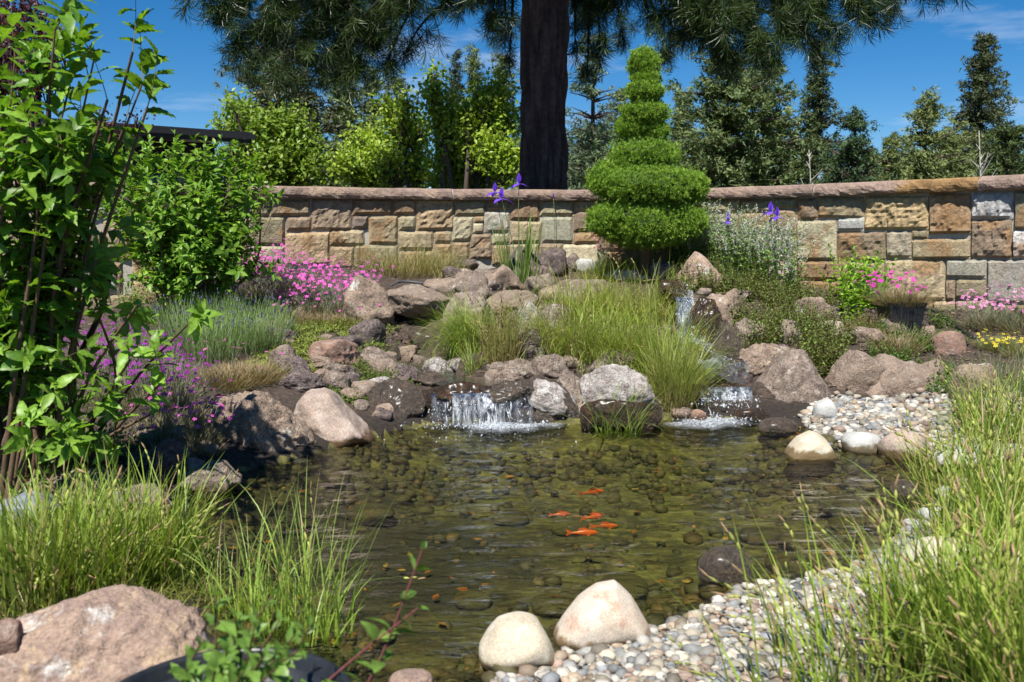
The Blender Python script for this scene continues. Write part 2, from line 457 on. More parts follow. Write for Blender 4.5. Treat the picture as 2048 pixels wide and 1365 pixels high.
_ex = 7.5 + np.cumsum(0.06 * 1.32 ** np.arange(1, 45)); _ex = _ex[_ex < 1500]
_ey1 = 13.2 + np.cumsum(0.06 * 1.3 ** np.arange(1, 50)); _ey1 = _ey1[_ey1 < 2500]
_ey0 = 1.2 - np.cumsum(0.05 * 1.25 ** np.arange(1, 26))
GX = np.concatenate([-_ex[::-1], _gx, _ex]); GY = np.concatenate([_ey0[::-1], _gy, _ey1])
gx, gy = np.meshgrid(GX, GY, indexing='ij'); gz = height(gx, gy)
i0, j0 = len(_ex), len(_ey0); gz[i0:i0 + 251, j0:j0 + 201] = _GH
gV = np.stack([gx, gy, gz], -1).reshape(-1, 3); gF = grid_faces(len(GX), len(GY))
gc = gV[gF].mean(1); gd = sdist(gc[:, 0], gc[:, 1], POND)
gm = np.where(gd < 0.02, 1, 0)
# mulch: dark shredded bark; pond bed: silt and algae
m, nt, p = nodes('bark_mulch'); M_mulch = m
P = N(nt, 'ShaderNodeNewGeometry').outputs['Position']
mpn = N(nt, 'ShaderNodeMapping'); mpn.inputs['Scale'].default_value = (1, 2.2, 1); mpn.inputs['Rotation'].default_value = (0, 0, 0.6); nt.links.new(P, mpn.inputs['Vector'])
vo = N(nt, 'ShaderNodeTexVoronoi', Scale=26.0); nt.links.new(mpn.outputs[0], vo.inputs['Vector'])
sh = nt.nodes.new('ShaderNodeValToRGB'); sh.color_ramp.elements[0].color = (0.012, 0.008, 0.006, 1); sh.color_ramp.elements[1].color = (0.11, 0.075, 0.055, 1)
nt.links.new(vo.outputs['Color'], sh.inputs[0])
c = mixn(nt, noise(nt, P, 7, 6, 0.7, 0.45, 0.65), sh.outputs[0], (0.05, 0.035, 0.025))
c = mixn(nt, noise(nt, P, 25, 6, 0.7, 0.6, 0.72, 0, .8), c, (0.24, 0.17, 0.10))
sx = N(nt, 'ShaderNodeSeparateXYZ'); nt.links.new(P, sx.inputs[0]); wt = nt.nodes.new('ShaderNodeMapRange')
for i_, v_ in zip((1, 2, 3, 4), (.06, .15, .75, 0.0)): wt.inputs[i_].default_value = v_
nt.links.new(sx.outputs[2], wt.inputs[0]); c = mixn(nt, wt.outputs[0], c, (.012, .009, .006))   # soaked where it lies near the water
nt.links.new(c, p.inputs['Base Color']); p.inputs['Roughness'].default_value = 0.95
nt.links.new(bumpn(nt, vo.outputs['Distance'], 0.9, 0.02, bumpn(nt, noise(nt, P, 60, 5, 0.7, 0.2, 0.8), 0.7, 0.01)), p.inputs['Normal'])
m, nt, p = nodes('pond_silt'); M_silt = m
P = N(nt, 'ShaderNodeNewGeometry').outputs['Position']
c = mixn(nt, noise(nt, P, 3.5, 6, 0.65, 0.4, 0.62), (0.050, 0.045, 0.016), (0.14, 0.13, 0.035))
c = mixn(nt, noise(nt, P, 14, 6, 0.7, 0.5, 0.68), c, (0.22, 0.20, 0.05))
c = mixn(nt, noise(nt, P, 9, 5, 0.7, 0.56, 0.7, 0, .8), c, (0.15, 0.085, 0.03))
# the dimming of light through the deepest water is painted into the silt
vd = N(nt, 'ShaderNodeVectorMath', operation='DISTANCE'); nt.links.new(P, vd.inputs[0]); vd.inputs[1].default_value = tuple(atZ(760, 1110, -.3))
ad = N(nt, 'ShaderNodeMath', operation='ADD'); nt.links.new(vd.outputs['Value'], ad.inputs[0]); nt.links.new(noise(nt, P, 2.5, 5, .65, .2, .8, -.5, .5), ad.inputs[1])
deep_dim = nt.nodes.new('ShaderNodeMapRange')
for i_, v_ in zip((1, 2, 3, 4), (.55, 1.25, .85, 0.0)): deep_dim.inputs[i_].default_value = v_
nt.links.new(ad.outputs[0], deep_dim.inputs[0]); c = mixn(nt, deep_dim.outputs[0], c, (.018, .016, .009))
nt.links.new(c, p.inputs['Base Color']); p.inputs['Roughness'].default_value = 0.95
nt.links.new(bumpn(nt, noise(nt, P, 18, 7, 0.7, 0.2, 0.8), 0.8, 0.04), p.inputs['Normal'])
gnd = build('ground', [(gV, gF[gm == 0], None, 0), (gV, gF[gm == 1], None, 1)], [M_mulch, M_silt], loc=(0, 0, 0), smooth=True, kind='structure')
gnd['label'] = 'dark bark mulch banks round a silty pond bed'

# ------------------------------------------------------------------ water
def water_mat(name, tint=(0.84, 0.86, 0.66), bump=1.0, sc_=9.0):
    m = bpy.data.materials.new(name); m.use_nodes = True; nt = m.node_tree; nt.nodes.clear()
    P = N(nt, 'ShaderNodeNewGeometry').outputs['Position']
    mp = N(nt, 'ShaderNodeMapping'); mp.inputs['Scale'].default_value = (0.55, 1.5, 1); nt.links.new(P, mp.inputs['Vector'])
    b = bumpn(nt, noise(nt, mp.outputs[0], sc_, 3, 0.55, 0.2, 0.8), bump, 0.02)
    b = bumpn(nt, noise(nt, mp.outputs[0], sc_ * 5, 3, 0.6, 0.25, 0.75), bump * 0.8, 0.004, b)
    b = bumpn(nt, noise(nt, mp.outputs[0], 2.2, 2, 0.5, 0.25, 0.75), bump * 0.45, 0.06, b)
    tr = N(nt, 'ShaderNodeBsdfTransparent', Color=(*tint, 1)); gl = N(nt, 'ShaderNodeBsdfGlossy', Roughness=0.015)
    nt.links.new(b, gl.inputs['Normal']); fr = N(nt, 'ShaderNodeFresnel', IOR=1.33); nt.links.new(b, fr.inputs['Normal'])
    mx = N(nt, 'ShaderNodeMixShader'); nt.links.new(fr.outputs[0], mx.inputs[0]); nt.links.new(tr.outputs[0], mx.inputs[1]); nt.links.new(gl.outputs[0], mx.inputs[2])
    o = N(nt, 'ShaderNodeOutputMaterial'); nt.links.new(mx.outputs[0], o.inputs['Surface']); return m
M_water = water_mat('pond_water')
M_stream = water_mat('stream_water', (0.93, 0.9, 0.84), 1.0, 16.0)
wx = np.linspace(-3.6, 4.2, 230); wy = np.linspace(1.6, 7.6, 200); WXg, WYg = np.meshgrid(wx, wy, indexing='ij')
fall1 = atZ(1000, 852, 0); fall2 = atZ(1455, 838, 0)
def wave(x, y):
    z = fbm(np.stack([x * 5, y * 9, 0 * x], -1), 3, 71) * 0.0075
    for f, a in ((fall1, 0.006), (fall2, 0.006)):
        r = np.hypot(x - f[0], (y - f[1])); z = z + a * np.exp(-r / 0.9) * np.sin(r * 34 + 3 * fbm(np.stack([x * 3, y * 3, 0 * x], -1), 2, 3))
    r = np.hypot(x - atZ(1230, 1110, 0)[0], y - atZ(1230, 1110, 0)[1]); z = z + 0.0016 * np.exp(-r / 0.12) * np.sin(r * 160)
    return z
wV = np.stack([WXg, WYg, wave(WXg, WYg)], -1).reshape(-1, 3); wF = grid_faces(len(wx), len(wy))
wc = wV[wF].mean(1); keep = sdist(wc[:, 0], wc[:, 1], POND) < 0.35
build('water', [(wV, wF[keep])], M_water, loc=(0, 0, 0), smooth=True, kind='structure', label='clear olive pond water rippling away from two small falls')

# ------------------------------------------------------------------ stone wall
def wall_pt(px, py, out=0.0):
    """point on the wall's face at a pixel, pushed out from the face"""
    px = np.asarray(px, float); py = np.asarray(py, float); d = ray(px, py)
    Y = np.full(px.shape, 10.0)
    for _ in range(12):
        x = Y / d[..., 1] * d[..., 0]; Y = 0.4 * Y + 0.6 * wallY(x)
    return wall_at(Y / d[..., 1] * d[..., 0], CAMZ + Y / d[..., 1] * d[..., 2], out)
def wall_at(x, z, out=0.0):
    y = wallY(x); s = (wallY(x + 0.05) - wallY(x - 0.05)) / 0.1; n = np.sqrt(1 + s * s)
    return np.stack([x + out * s / n, y - out / n, z + 0 * x], -1)
wall = thing('garden_wall', (0, float(wallY(0)), 0.5), 'long curved wall of squared sandstone blocks under a reddish coping', 'wall')
xs = np.linspace(-9, 8, 120); prof = [(0.0, -0.2), (0.0, WTOP - 0.13), (-0.36, WTOP - 0.13), (-0.36, -0.2)]
V = np.stack([wall_at(xs, np.full(120, z), o) for o, z in prof], 1)
build('mortar', [(V.reshape(-1, 3), grid_faces(120, 4), (0.40, 0.37, 0.32))], M_mortar, wall)
TAN, OLV, CRM, RUST, ORG_, BRN, GRY, PUR = (.36, .285, .175), (.30, .265, .165), (.47, .425, .29), (.24, .145, .085), (.36, .255, .15), (.23, .165, .115), (.38, .39, .38), (.16, .12, .105)
STN = [(497,400,537,432,OLV,.6),(540,400,619,432,TAN,.5),(500,435,568,490,OLV,.5),(573,434,622,462,BRN,1),(624,398,702,460,BRN,1.6),(705,398,783,430,RUST,.8),(785,398,830,430,RUST,.6),
 (705,432,735,458,PUR,1),(738,433,794,488,TAN,1),(797,432,830,460,OLV,1),(833,398,907,460,ORG_,1.6),(571,466,658,530,ORG_,.6),(660,461,727,491,TAN,1),
 (660,494,706,537,ORG_,.7),(709,491,794,537,OLV,.5),(797,463,865,500,TAN,.8),(797,503,848,545,TAN,.8),(500,493,568,545,CRM,.6),(910,400,969,432,OLV,.4),(972,398,1018,421,BRN,.5),
 (904,435,944,482,CRM,1),(947,434,967,444,TAN,.6),(947,447,966,466,CRM,.6),(969,424,1018,465,(.46,.44,.38),.9),(1021,398,1078,440,RUST,1.2),(940,469,982,518,BRN,1.6),
 (985,468,1018,488,CRM,.4),(985,491,1018,530,ORG_,.3),(1021,443,1082,486,TAN,.6),(1081,400,1147,432,OLV,.4),(1085,435,1145,485,(.30,.30,.23),.12),(1148,400,1200,422,OLV,.6),(1148,425,1180,463,BRN,1.5),
 (1148,466,1200,487,TAN,1),(1021,489,1078,530,OLV,.5),(1080,488,1125,525,BRN,1.2),(1128,490,1200,530,CRM,.3),(868,463,902,486,TAN,.8),(868,489,902,540,OLV,.6),(905,485,938,540,TAN,1),
 (850,503,866,540,TAN,.6),(1550,397,1594,417,OLV,.5),(1550,420,1593,472,ORG_,.9),(1550,475,1591,530,TAN,.6),(1597,398,1635,439,BRN,1.3),(1638,395,1728,436,TAN,1.3),(1595,442,1673,520,CRM,.8),
 (1676,436,1729,463,GRY,.2),(1676,466,1771,523,BRN,1.3),(1595,523,1700,560,RUST,.5),(1703,526,1768,600,TAN,.8),(1595,563,1700,600,BRN,.8),(1731,393,1857,459,(.40,.29,.15),2.4),
 (1860,388,1942,467,(.32,.20,.11),1.2),(1945,385,2028,437,(.45,.46,.48),1.5),(2031,383,2090,458,OLV,.5),(1944,441,2024,516,BRN,1.6),(1774,463,1823,516,(.34,.29,.22),1.0),(1826,462,1857,476,OLV,.4),
 (1826,479,1941,518,TAN,.5),(2028,462,2090,517,(.46,.45,.44),1.6),(1771,521,1890,599,TAN,1.1),(1894,520,1973,556,(.34,.33,.27),.25),(1976,521,2100,606,(.40,.39,.35),.2),(1893,560,1911,601,BRN,1),
 (1914,560,1973,597,OLV,.5),(1868,603,1910,628,TAN,.6),(1913,601,1990,650,OLV,.4),(1993,610,2100,660,TAN,.4),(1771,602,1865,640,OLV,.5),(1870,632,1910,665,TAN,.6)]
STN += [(100,462,203,523,OLV,.7),(207,440,262,520,TAN,.6),(265,440,330,500,TAN,.8),(18,527,142,640,(.36,.24,.12),.9),(146,525,243,588,(.36,.36,.35),1.3),(120,643,262,668,TAN,.5),(146,591,262,640,TAN,.7),
        (265,503,330,560,TAN,.6),(265,563,330,615,ORG_,.5),(-20,462,97,523,TAN,.6),(10,643,117,690,ORG_,.5)]
def fill(x0, x1, rows):
    """courses of blocks of uneven length for the stretches the photograph hides"""
    out = []; pal = [TAN, OLV, CRM, BRN, ORG_, TAN, OLV, GRY]
    for a, b in rows:
        x = x0
        while x < x1 - 12:
            w = R.uniform(38, 100); xe = min(x + w, x1)
            if x1 - xe < 25: xe = x1
            out.append((x, a, xe - 3, b - 3, pal[int(R.integers(8))], float(R.uniform(.4, 1.3)))); x = xe
    return out
STN += fill(1204, 1548, [(399, 428), (428, 470), (470, 505), (505, 545)])
STN += fill(-420, 97, [(388, 425), (425, 460)]) + fill(97, 498, [(396, 437)]) + fill(-420, -22, [(462, 525), (525, 590), (590, 660), (660, 700)])
STN += fill(333, 498, [(438, 490), (490, 540), (540, 590), (590, 640)]) + fill(2093, 2500, [(375, 430), (430, 500), (500, 570), (570, 640), (640, 690)])
STN += fill(333, 560, [(640, 680)]) + fill(503, 700, [(548, 590)])
for k, (x0, y0, x1, y1, c, rough) in enumerate(STN):
    x0, y0, x1, y1 = x0 - .9, y0 - .7, x1 + .9, y1 + .7
    nu = int(np.clip((x1 - x0) / 5, 6, 20)); nv = int(np.clip((y1 - y0) / 5, 5, 16))
    u = np.linspace(0, 1, nu); v = np.linspace(0, 1, nv); U, W = np.meshgrid(u, v, indexing='ij')
    jx = R.uniform(-2.2, 2.2, 4); jy = R.uniform(-1.4, 1.4, 4)
    X = x0 + (x1 - x0) * U + (jx[0] * (1 - U) + jx[1] * U) * (W - .5) ; Yp = y0 + (y1 - y0) * W + (jy[0] * (1 - W) + jy[1] * W) * (U - .5) * 1.5
    base = wall_pt(X, Yp)
    edge = np.minimum(np.minimum(U, 1 - U) * (x1 - x0), np.minimum(W, 1 - W) * (y1 - y0)) / 9.0
    e = np.sqrt(np.clip(edge, 0, 1) * (2 - np.clip(edge, 0, 1)))
    q = base * np.array([1, 1, 1.]) + k * 3.7
    amp = 0.022 * min(rough, 1.9)
    big = fbm(q * 5.5, 3, k) ; fin = fbm(q * 16, 3, k + 50, 0.6, True)
    # cleft faces: a few tilted planes cut into the block
    pl = np.zeros_like(U)
    for _ in range(3 if rough > .6 else 0):
        g = R.normal(size=2); g /= np.linalg.norm(g); pl = np.maximum(pl, ((U - .5) * g[0] + (W - .5) * g[1] - R.uniform(0, .3)) * R.uniform(.3, 1.0))
    out = 0.024 + e * (0.018 + amp * (0.9 * big + 0.8 * fin * (rough > .3) - 1.6 * pl) + 0.006 * R.uniform(0, 1))
    out = np.where(edge <= 0, 0.012, np.maximum(out, 0.014))
    F3 = wall_pt(X, Yp, out)
    B = wall_pt(X, Yp, np.full(X.shape, -0.03))
    idx = np.arange(nu * nv).reshape(nu, nv)
    ring = np.concatenate([idx[:, 0], idx[-1, 1:], idx[-2::-1, -1], idx[0, -2:0:-1]])
    V = np.concatenate([F3.reshape(-1, 3), B.reshape(-1, 3)[ring]]); nr = len(ring); r2 = nu * nv + np.arange(nr)
    side = np.stack([ring, r2, np.roll(r2, -1), np.roll(ring, -1)], -1)
    cc = np.array(c); cc = (cc * .78 + np.array([.36, .315, .22]) * .22) * R.uniform(.85, 1.2)
    st = fbm(q * 4.0, 4, k + 9)[..., None]; rst = sstep(0.05, .4, st) * (0.75 if rough > .4 else .3)
    C = cc * (1 + 0.35 * fbm(q * 12, 3, k + 3)[..., None]); C = C * (1 - rst) + np.array([.31, .185, .09]) * rst
    C = C.reshape(-1, 3); C = np.concatenate([C, C[ring]])
    build('stone', [(V, [grid_faces(nu, nv)[:, ::-1], side], np.clip(C, .03, .6))], M_stone, wall, smooth=False)
COP = [(-600, -250), (-247, 128), (131, 420), (423, 900), (903, 1262), (1265, 1636), (1639, 1968), (1971, 2300), (2303, 2700)]
for k, (x0, x1) in enumerate(COP):
    nu = int((x1 - x0) / 7); a = wall_pt(float(x0), 372.0)[0]; b = wall_pt(float(x1), 372.0)[0]
    X = np.linspace(a, b, nu)
    sec = [(-.38, 0.0), (-.38, .145), (-.2, .150), (-.02, .146), (.07, .140), (.104, .122), (.120, .098), (.126, .07), (.125, .045), (.117, .022), (.106, .004), (.04, 0.0), (-.38, 0.0)]
    sec = np.array(sec); O, Z = np.meshgrid(X, sec[:, 0], indexing='ij')[1], np.broadcast_to(sec[:, 1], (nu, len(sec))).copy()
    q = np.stack([np.broadcast_to(X[:, None], O.shape), O, Z], -1)
    face = ((sec[:, 0] > 0.045))[None]
    O = O + face * (fbm(q * 9, 3, k) * 0.022 + fbm(q * 28, 3, k + 5, .6, True) * 0.010)
    Z = Z + (sec[:, 1] > .13)[None] * (fbm(q * 4, 2, k + 2) * 0.007) + ((sec[:, 1] < .03) & (sec[:, 0] > .03))[None] * (0.012 * fbm(q * 16, 3, 7) + .006)
    Xb = np.broadcast_to(X[:, None], O.shape); V = wall_at(Xb, Z + WTOP - .148, O)
    base = np.array([.27, .195, .16]) * R.uniform(.9, 1.15)
    C = base * (1 + .35 * fbm(q * 7, 4, k + 70)[..., None])
    tn = sstep(.15, .4, fbm(q * 3, 3, 44))[..., None]; C = C * (1 - tn * .6) + np.array([.33, .24, .17]) * tn * .6
    if k == 6:
        px_ = 1024 + FPX * V[..., 0] / V[..., 1]
        w = sstep(1765, 1810, px_ + 40 * fbm(q * 6, 3, 3))[..., None]; C = C * (1 - w) + np.array([.31, .19, .085]) * (1 + .6 * fbm(q * 11, 4, 4)[..., None]) * w
    nf = grid_faces(nu, len(sec)); n = nu * len(sec)
    caps = [np.array([list(range(len(sec) - 1))[::-1]]), np.array([[n - len(sec) + i for i in range(len(sec) - 1)]])]
    build('coping_stone', [(V.reshape(-1, 3), [nf] + caps, np.clip(C.reshape(-1, 3), .03, .6))], M_coping, wall, smooth=False)
    if k:
        jx_ = np.array([a - .010, a + .006]); V = np.stack([wall_at(np.full(12, j), sec[:12, 1] * .96 + .002 + WTOP - .148, sec[:12, 0] - .012) for j in jx_])
        build('coping_joint', [(V.reshape(-1, 3), grid_faces(2, 12), (.42, .40, .36))], M_mortar, wall)

# ------------------------------------------------------------------ rocks
LAVA_G = rock_mat('grey_lava_rock', (.26, .205, .165), (.12, .09, .075), (.35, .30, .25), 9, .9, 55)
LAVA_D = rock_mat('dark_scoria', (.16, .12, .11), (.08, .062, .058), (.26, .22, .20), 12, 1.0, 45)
LAVA_P = rock_mat('pink_brown_lava_rock', (.30, .225, .17), (.185, .135, .105), (.36, .28, .215), 7, .9, 60, white=.2)
REDB = rock_mat('red_brown_rock', (.30, .18, .13), (.20, .135, .11), (.34, .26, .21), 8, .35, 70)
PINKG = rock_mat('pink_granite_rock', (.37, .265, .20), (.25, .175, .145), (.42, .31, .20), 7, .3, 50, white=.5)
SMTH = rock_mat('smooth_pinkish_boulder', (.38, .295, .24), (.28, .215, .18), (.44, .38, .33), 5, 0, 50, .8, .35)
TANB = rock_mat('tan_rough_boulder', (.35, .265, .20), (.23, .175, .14), (.40, .33, .27), 8, .4, 50, .9, .9)
WHT = rock_mat('lime_crusted_rock', (.46, .43, .40), (.25, .21, .19), (.14, .11, .10), 11, .7, 60, white=.5)
RIVC = rock_mat('cream_river_stone', (.50, .44, .33), (.42, .36, .27), (.55, .51, .43), 7, .1, 90, .75, .15, fine=160)
RIVP = rock_mat('rose_veined_river_stone', (.54, .49, .41), (.46, .38, .30), (.42, .25, .18), 5, .1, 90, .75, .15, fine=160)
RIVG = rock_mat('pale_grey_river_stone', (.42, .42, .40), (.33, .33, .31), (.50, .49, .46), 8, .05, 90, .7, .15, fine=160)
SLATE = rock_mat('blue_grey_slate_stone', (.14, .155, .18), (.19, .205, .225), (.26, .27, .28), 6, 0, 50, .45, .15)
SUBM = rock_mat('algae_coated_stone', (.050, .045, .017), (.078, .070, .022), (.09, .055, .022), 9, 0, 50, .8, .5, wet=False)
def wetrock(name, c1, c2, c3):
    m = rock_mat(name, c1, c2, c3, 10, .5, 60, .3, 1.0, wet=False)
    p = m.node_tree.nodes['Principled BSDF']; p.inputs['Roughness'].default_value = 0.22; p.inputs['Specular IOR Level'].default_value = .55
    p.inputs['Coat Weight'].default_value = .25; p.inputs['Coat Roughness'].default_value = .25
    return m
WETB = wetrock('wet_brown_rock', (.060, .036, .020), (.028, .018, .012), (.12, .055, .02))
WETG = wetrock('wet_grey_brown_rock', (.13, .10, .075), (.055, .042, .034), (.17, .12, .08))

def rock_verts(seed, kind, sub, prof=None):
    D, F = ico(sub); r = np.random.default_rng(seed)
    if kind == 'round': k, lo, hi, ex, n1, n2 = 5, .86, .98, 2.3, .05, .004
    elif kind == 'smooth': k, lo, hi, ex, n1, n2 = 10, .70, .94, 3.2, .07, .012
    elif kind == 'lava': k, lo, hi, ex, n1, n2 = 14, .56, .90, 3.4, .12, .045
    elif kind == 'slab': k, lo, hi, ex, n1, n2 = 12, .62, .90, 5.5, .06, .025
    else: k, lo, hi, ex, n1, n2 = 15, .62, .93, 3.4, .09, .035
    rad = (np.abs(D) ** ex).sum(-1) ** (-1.0 / ex)
    nn = unit(r.normal(size=(k, 3)))
    for q in nn:
        c = D @ q; lim = r.uniform(lo, hi) / np.maximum(c, 1e-3); t = 14.0 if kind == 'round' else 22.0 if kind == 'smooth' else 60.0
        lim = np.where(c > .05, lim, 9.0)
        rad = -np.log(np.exp(-t * rad) + np.exp(-t * np.minimum(lim, 9))) / t
    V = D * rad[:, None]
    V = V + D * (fbm(V * 1.6 + seed * 3.1, 3, seed) * n1)[:, None]
    if n2 > .01:
        rg = fbm(V * 4.5 + seed * 1.3, 4, seed + 7, .6, True)
        V = V + D * (rg * n2)[:, None]
    if kind == 'lava':
        V = V - D * (sstep(.42, .15, cells(V * 5.0 + seed, seed)) * .035)[:, None]
    V -= (V.max(0) + V.min(0)) / 2; V /= V.max(0)
    if prof is not None:
        px_, pz_ = zip(*prof); s = np.interp(V[:, 0], px_, pz_); zz = (V[:, 2] + 1) / 2; V[:, 2] = zz * s * 2 - 1
    return V, F
_rn = [0]; RECTS = []; _used = set()
def rock(rect, kind, mat, label, sub=4, th=.8, prof=None, group=None, name='rock', cat='rock', sink=.30, Yf=None, tilt=0.0, water=False, maxh=9.):
    x0, y0, x1, y1 = rect; sub = 3 if x1 - x0 < 42 else 4 if x1 - x0 < 80 else 5 if x1 - x0 < 225 else 6; RECTS.append((x0, y0, x1, y1, label)); cx = (x0 + x1) / 2; _rn[0] += 1; seed = _rn[0] * 7 + 3
    if Yf is None:
        g = hit(cx, y1)
        if water or (g[2] < 0): g = atZ(cx, y1, 0.0)
    else: g = atY(cx, y1, Yf)
    w = (x1 - x0) / FPX * np.linalg.norm(g - [0, 0, CAMZ]) ; dpt = max(th * w, .05)
    Yc = g[1] + dpt * .36; w = (x1 - x0) / FPX * Yc * 1.06
    zt = atY(cx, y0, Yc - (.15 * dpt if kind != 'slab' else -.1 * dpt))[2]; zb = g[2] - sink * max(zt - g[2], .05)
    if water: zb = min(g[2] - .5 * (zt - g[2]), -.06)
    c = atY(cx, (y0 + y1) / 2, Yc); h = max(zt - zb, .03)
    if h > maxh * w: zt = zb + maxh * w; h = maxh * w
    V, F = rock_verts(seed, kind, sub, prof)
    V = V * np.array([w / 2, dpt / 2, h / 2])
    if tilt: V[:, 2] += V[:, 0] * tilt
    V = V + np.array([c[0], Yc, (zt + zb) / 2])
    if kind not in ('round',):
        k_ = {'lava': 1.25, 'ang': 1.0, 'slab': 1.0, 'smooth': .6}[kind]; nrm = unit((V - V.mean(0)) / np.array([w, dpt, h]))
        V = V + nrm * (fbm(V * (3.2 / w), 3, seed + 1, .55, True) * w * .040 * k_ + fbm(V * 24, 3, seed, .6, True) * min(.016, w * .035) * k_ - sstep(.34, .12, cells(V * 30, seed)) * .010 * (kind == 'lava'))[:, None]
        nz_ = fbm(V * (1.6 / w), 2, seed + 4); V[:, 2] += nz_ * h * .05
    return build(name, [(V, F)], mat, loc=(c[0], Yc, zb), smooth=kind in ('round', 'smooth', 'lava', 'slab') or sub >= 5, label=label, cat=cat, group=group)
PK = [(-1, .55), (-.4, .8), (0, 1), (.4, .8), (1, .5)]
rock((405, 784, 641, 915), 'lava', LAVA_P, 'largest pitted grey-brown boulder at the left edge of the pond', 5, .75, [(-1, .75), (-.7, .95), (0, 1), (.4, .9), (.75, .62), (1, .4)], water=True)
rock((592, 780, 742, 888), 'smooth', SMTH, 'smooth pinkish boulder with a pale cleft face right of the largest pitted boulder', 5, .9, [(-1, .9), (-.6, 1), (0, .97), (.5, .75), (1, .5)], water=True)
rock((555, 742, 646, 784), 'lava', LAVA_D, 'dark lumpy lava rock resting above the smooth pinkish boulder', 4, .7)
rock((643, 742, 699, 781), 'lava', LAVA_G, 'small brown lava rock beside the dark lumpy one', 4, .8)
rock((617, 667, 724, 738), 'slab', REDB, 'flat red-brown angular slab among the creeping groundcover', 4, .8, [(-1, .6), (-.8, .8), (0, .85), (.6, 1), (1, .9)])
rock((716, 694, 799, 742), 'lava', LAVA_G, 'grey-brown sloping rock right of the red-brown slab', 4, .8, [(-1, 1), (0, .9), (1, .4)])
rock((762, 674, 802, 718), 'lava', WETG, 'speckled wet rock where the left stream leaves the hollow', 4, .8)
rock((728, 756, 847, 852), 'slab', WETG, 'wet brown boulder left of the wide waterfall', 5, .8, [(-1, .7), (-.6, .95), (0, 1), (.6, .98), (1, .7)], water=True)
rock((728, 756, 788, 812), 'smooth', WHT, 'pale lime-stained stone against the wet brown boulder', 4, .6, water=False, Yf=6.9)
rock((692, 551, 784, 648), 'ang', LAVA_P, 'tall rough reddish rock on the left of the dark hollow', 5, .9, [(-1, .75), (-.4, 1), (.3, .95), (1, .7)])
rock((776, 568, 908, 626), 'slab', TANB, 'broad flat slab roofing the dark hollow above the stream', 5, 1.2, [(-1, 1), (0, .95), (1, .55)], Yf=8.75, tilt=-.03)
rock((766, 612, 880, 700), 'smooth', WETB, 'wet stone coloured dark for the shade in the hollow', 4, .5, Yf=9.05)  # dark stone added to paint in the shade at the hollow's back
rock((848, 558, 918, 584), 'slab', TANB, 'thin flat tan stone behind the roofing slab', 4, .8)
rock((886, 534, 930, 562), 'lava', LAVA_D, 'small dark pitted rock in front of the fescue clump', 4, .8)
rock((912, 546, 984, 602), 'lava', LAVA_G, 'grey-brown lava rock left of the pink pitted one', 4, .9)
rock((966, 531, 1044, 584), 'lava', LAVA_P, 'pink pitted lava rock below the dark scoria lump', 4, .9, PK)
rock((1010, 493, 1080, 552), 'lava', LAVA_D, 'dark scoria lump in front of the tall iris leaves', 5, .9, [(-1, .6), (-.2, 1), (.5, .9), (1, .6)])
rock((1070, 497, 1130, 552), 'lava', LAVA_D, 'scoria rock right of the largest scoria lump', 4, .9)
rock((1122, 508, 1162, 536), 'lava', LAVA_D, 'small black scoria rock right of the iris leaves', 4, .9)
rock((1150, 518, 1190, 538), 'smooth', RIVG, 'small pale stone under the fine bright grass', 4, .7)
rock((1048, 548, 1108, 592), 'lava', LAVA_G, 'grey-green stone at the left of the tall sedge mound', 4, .9)
rock((972, 582, 1078, 632), 'smooth', TANB, 'smooth brown stone behind the arching grass', 4, .9)
rock((1036, 600, 1084, 678), 'smooth', WHT, 'pale waterworn stone standing between two grass clumps', 4, .9, [(-1, .8), (0, 1), (1, .7)])
rock((890, 588, 985, 660), 'smooth', LAVA_G, 'grey stone mostly hidden by the arching grass', 4, .9)
rock((848, 715, 905, 748), 'lava', WHT, 'whitish pitted rock beside the upper pool', 4, .7)
rock((893, 716, 934, 740), 'lava', WHT, 'smaller whitish rock touching the grass at the upper pool', 4, .8)
rock((978, 726, 1076, 764), 'lava', LAVA_G, 'long grey lava rock behind the waterfall ledge', 4, .6)
rock((1064, 714, 1130, 758), 'lava', LAVA_G, 'rounded lava rock right of the long one', 4, .8)
rock((970, 738, 1003, 764), 'smooth', TANB, 'small tan stone at the back of the waterfall ledge', 4, .8)
rock((1104, 740, 1172, 806), 'lava', LAVA_G, 'grey lava rock above the right end of the waterfall', 4, .9, [(-1, .8), (-.2, 1), (.5, .8), (1, .5)], Yf=6.75)
rock((1000, 757, 1166, 846), 'lava', WETG, 'broad wet boulder forming the right half of the waterfall lip', 5, .6, [(-1, .75), (-.6, .95), (0, 1), (.5, .9), (.8, .65), (1, .45)], water=True)
rock((1056, 757, 1150, 812), 'ang', WHT, 'pale lime-crusted shoulder stone on the waterfall', 5, .6, [(-1, 1), (-.2, .9), (.5, .65), (1, .35)], Yf=6.58)
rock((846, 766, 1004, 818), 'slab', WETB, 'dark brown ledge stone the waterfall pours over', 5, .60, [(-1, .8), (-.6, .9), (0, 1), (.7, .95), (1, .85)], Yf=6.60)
rock((985, 764, 1085, 806), 'slab', WETG, 'flat-topped wet slab at the right of the ledge stone', 5, .7, Yf=6.58)
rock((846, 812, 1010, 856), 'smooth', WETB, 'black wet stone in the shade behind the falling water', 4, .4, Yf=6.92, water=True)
rock((830, 745, 900, 775), 'slab', WETG, 'wet flat stone between the upper pool and the ledge', 4, .8)
rock((1140, 800, 1170, 840), 'lava', WHT, 'small white pitted rock at the foot of the waterfall boulder', 4, .8, water=True)
rock((1166, 731, 1306, 822), 'ang', WHT, 'broad lime-crusted rock under the tall sedge mound', 5, .6, [(-1, .9), (-.5, .95), (.2, 1), (1, .9)], Yf=6.62)
rock((1166, 800, 1320, 858), 'smooth', WETB, 'dark wet stone under the lime-crusted rock', 4, .4, water=True)
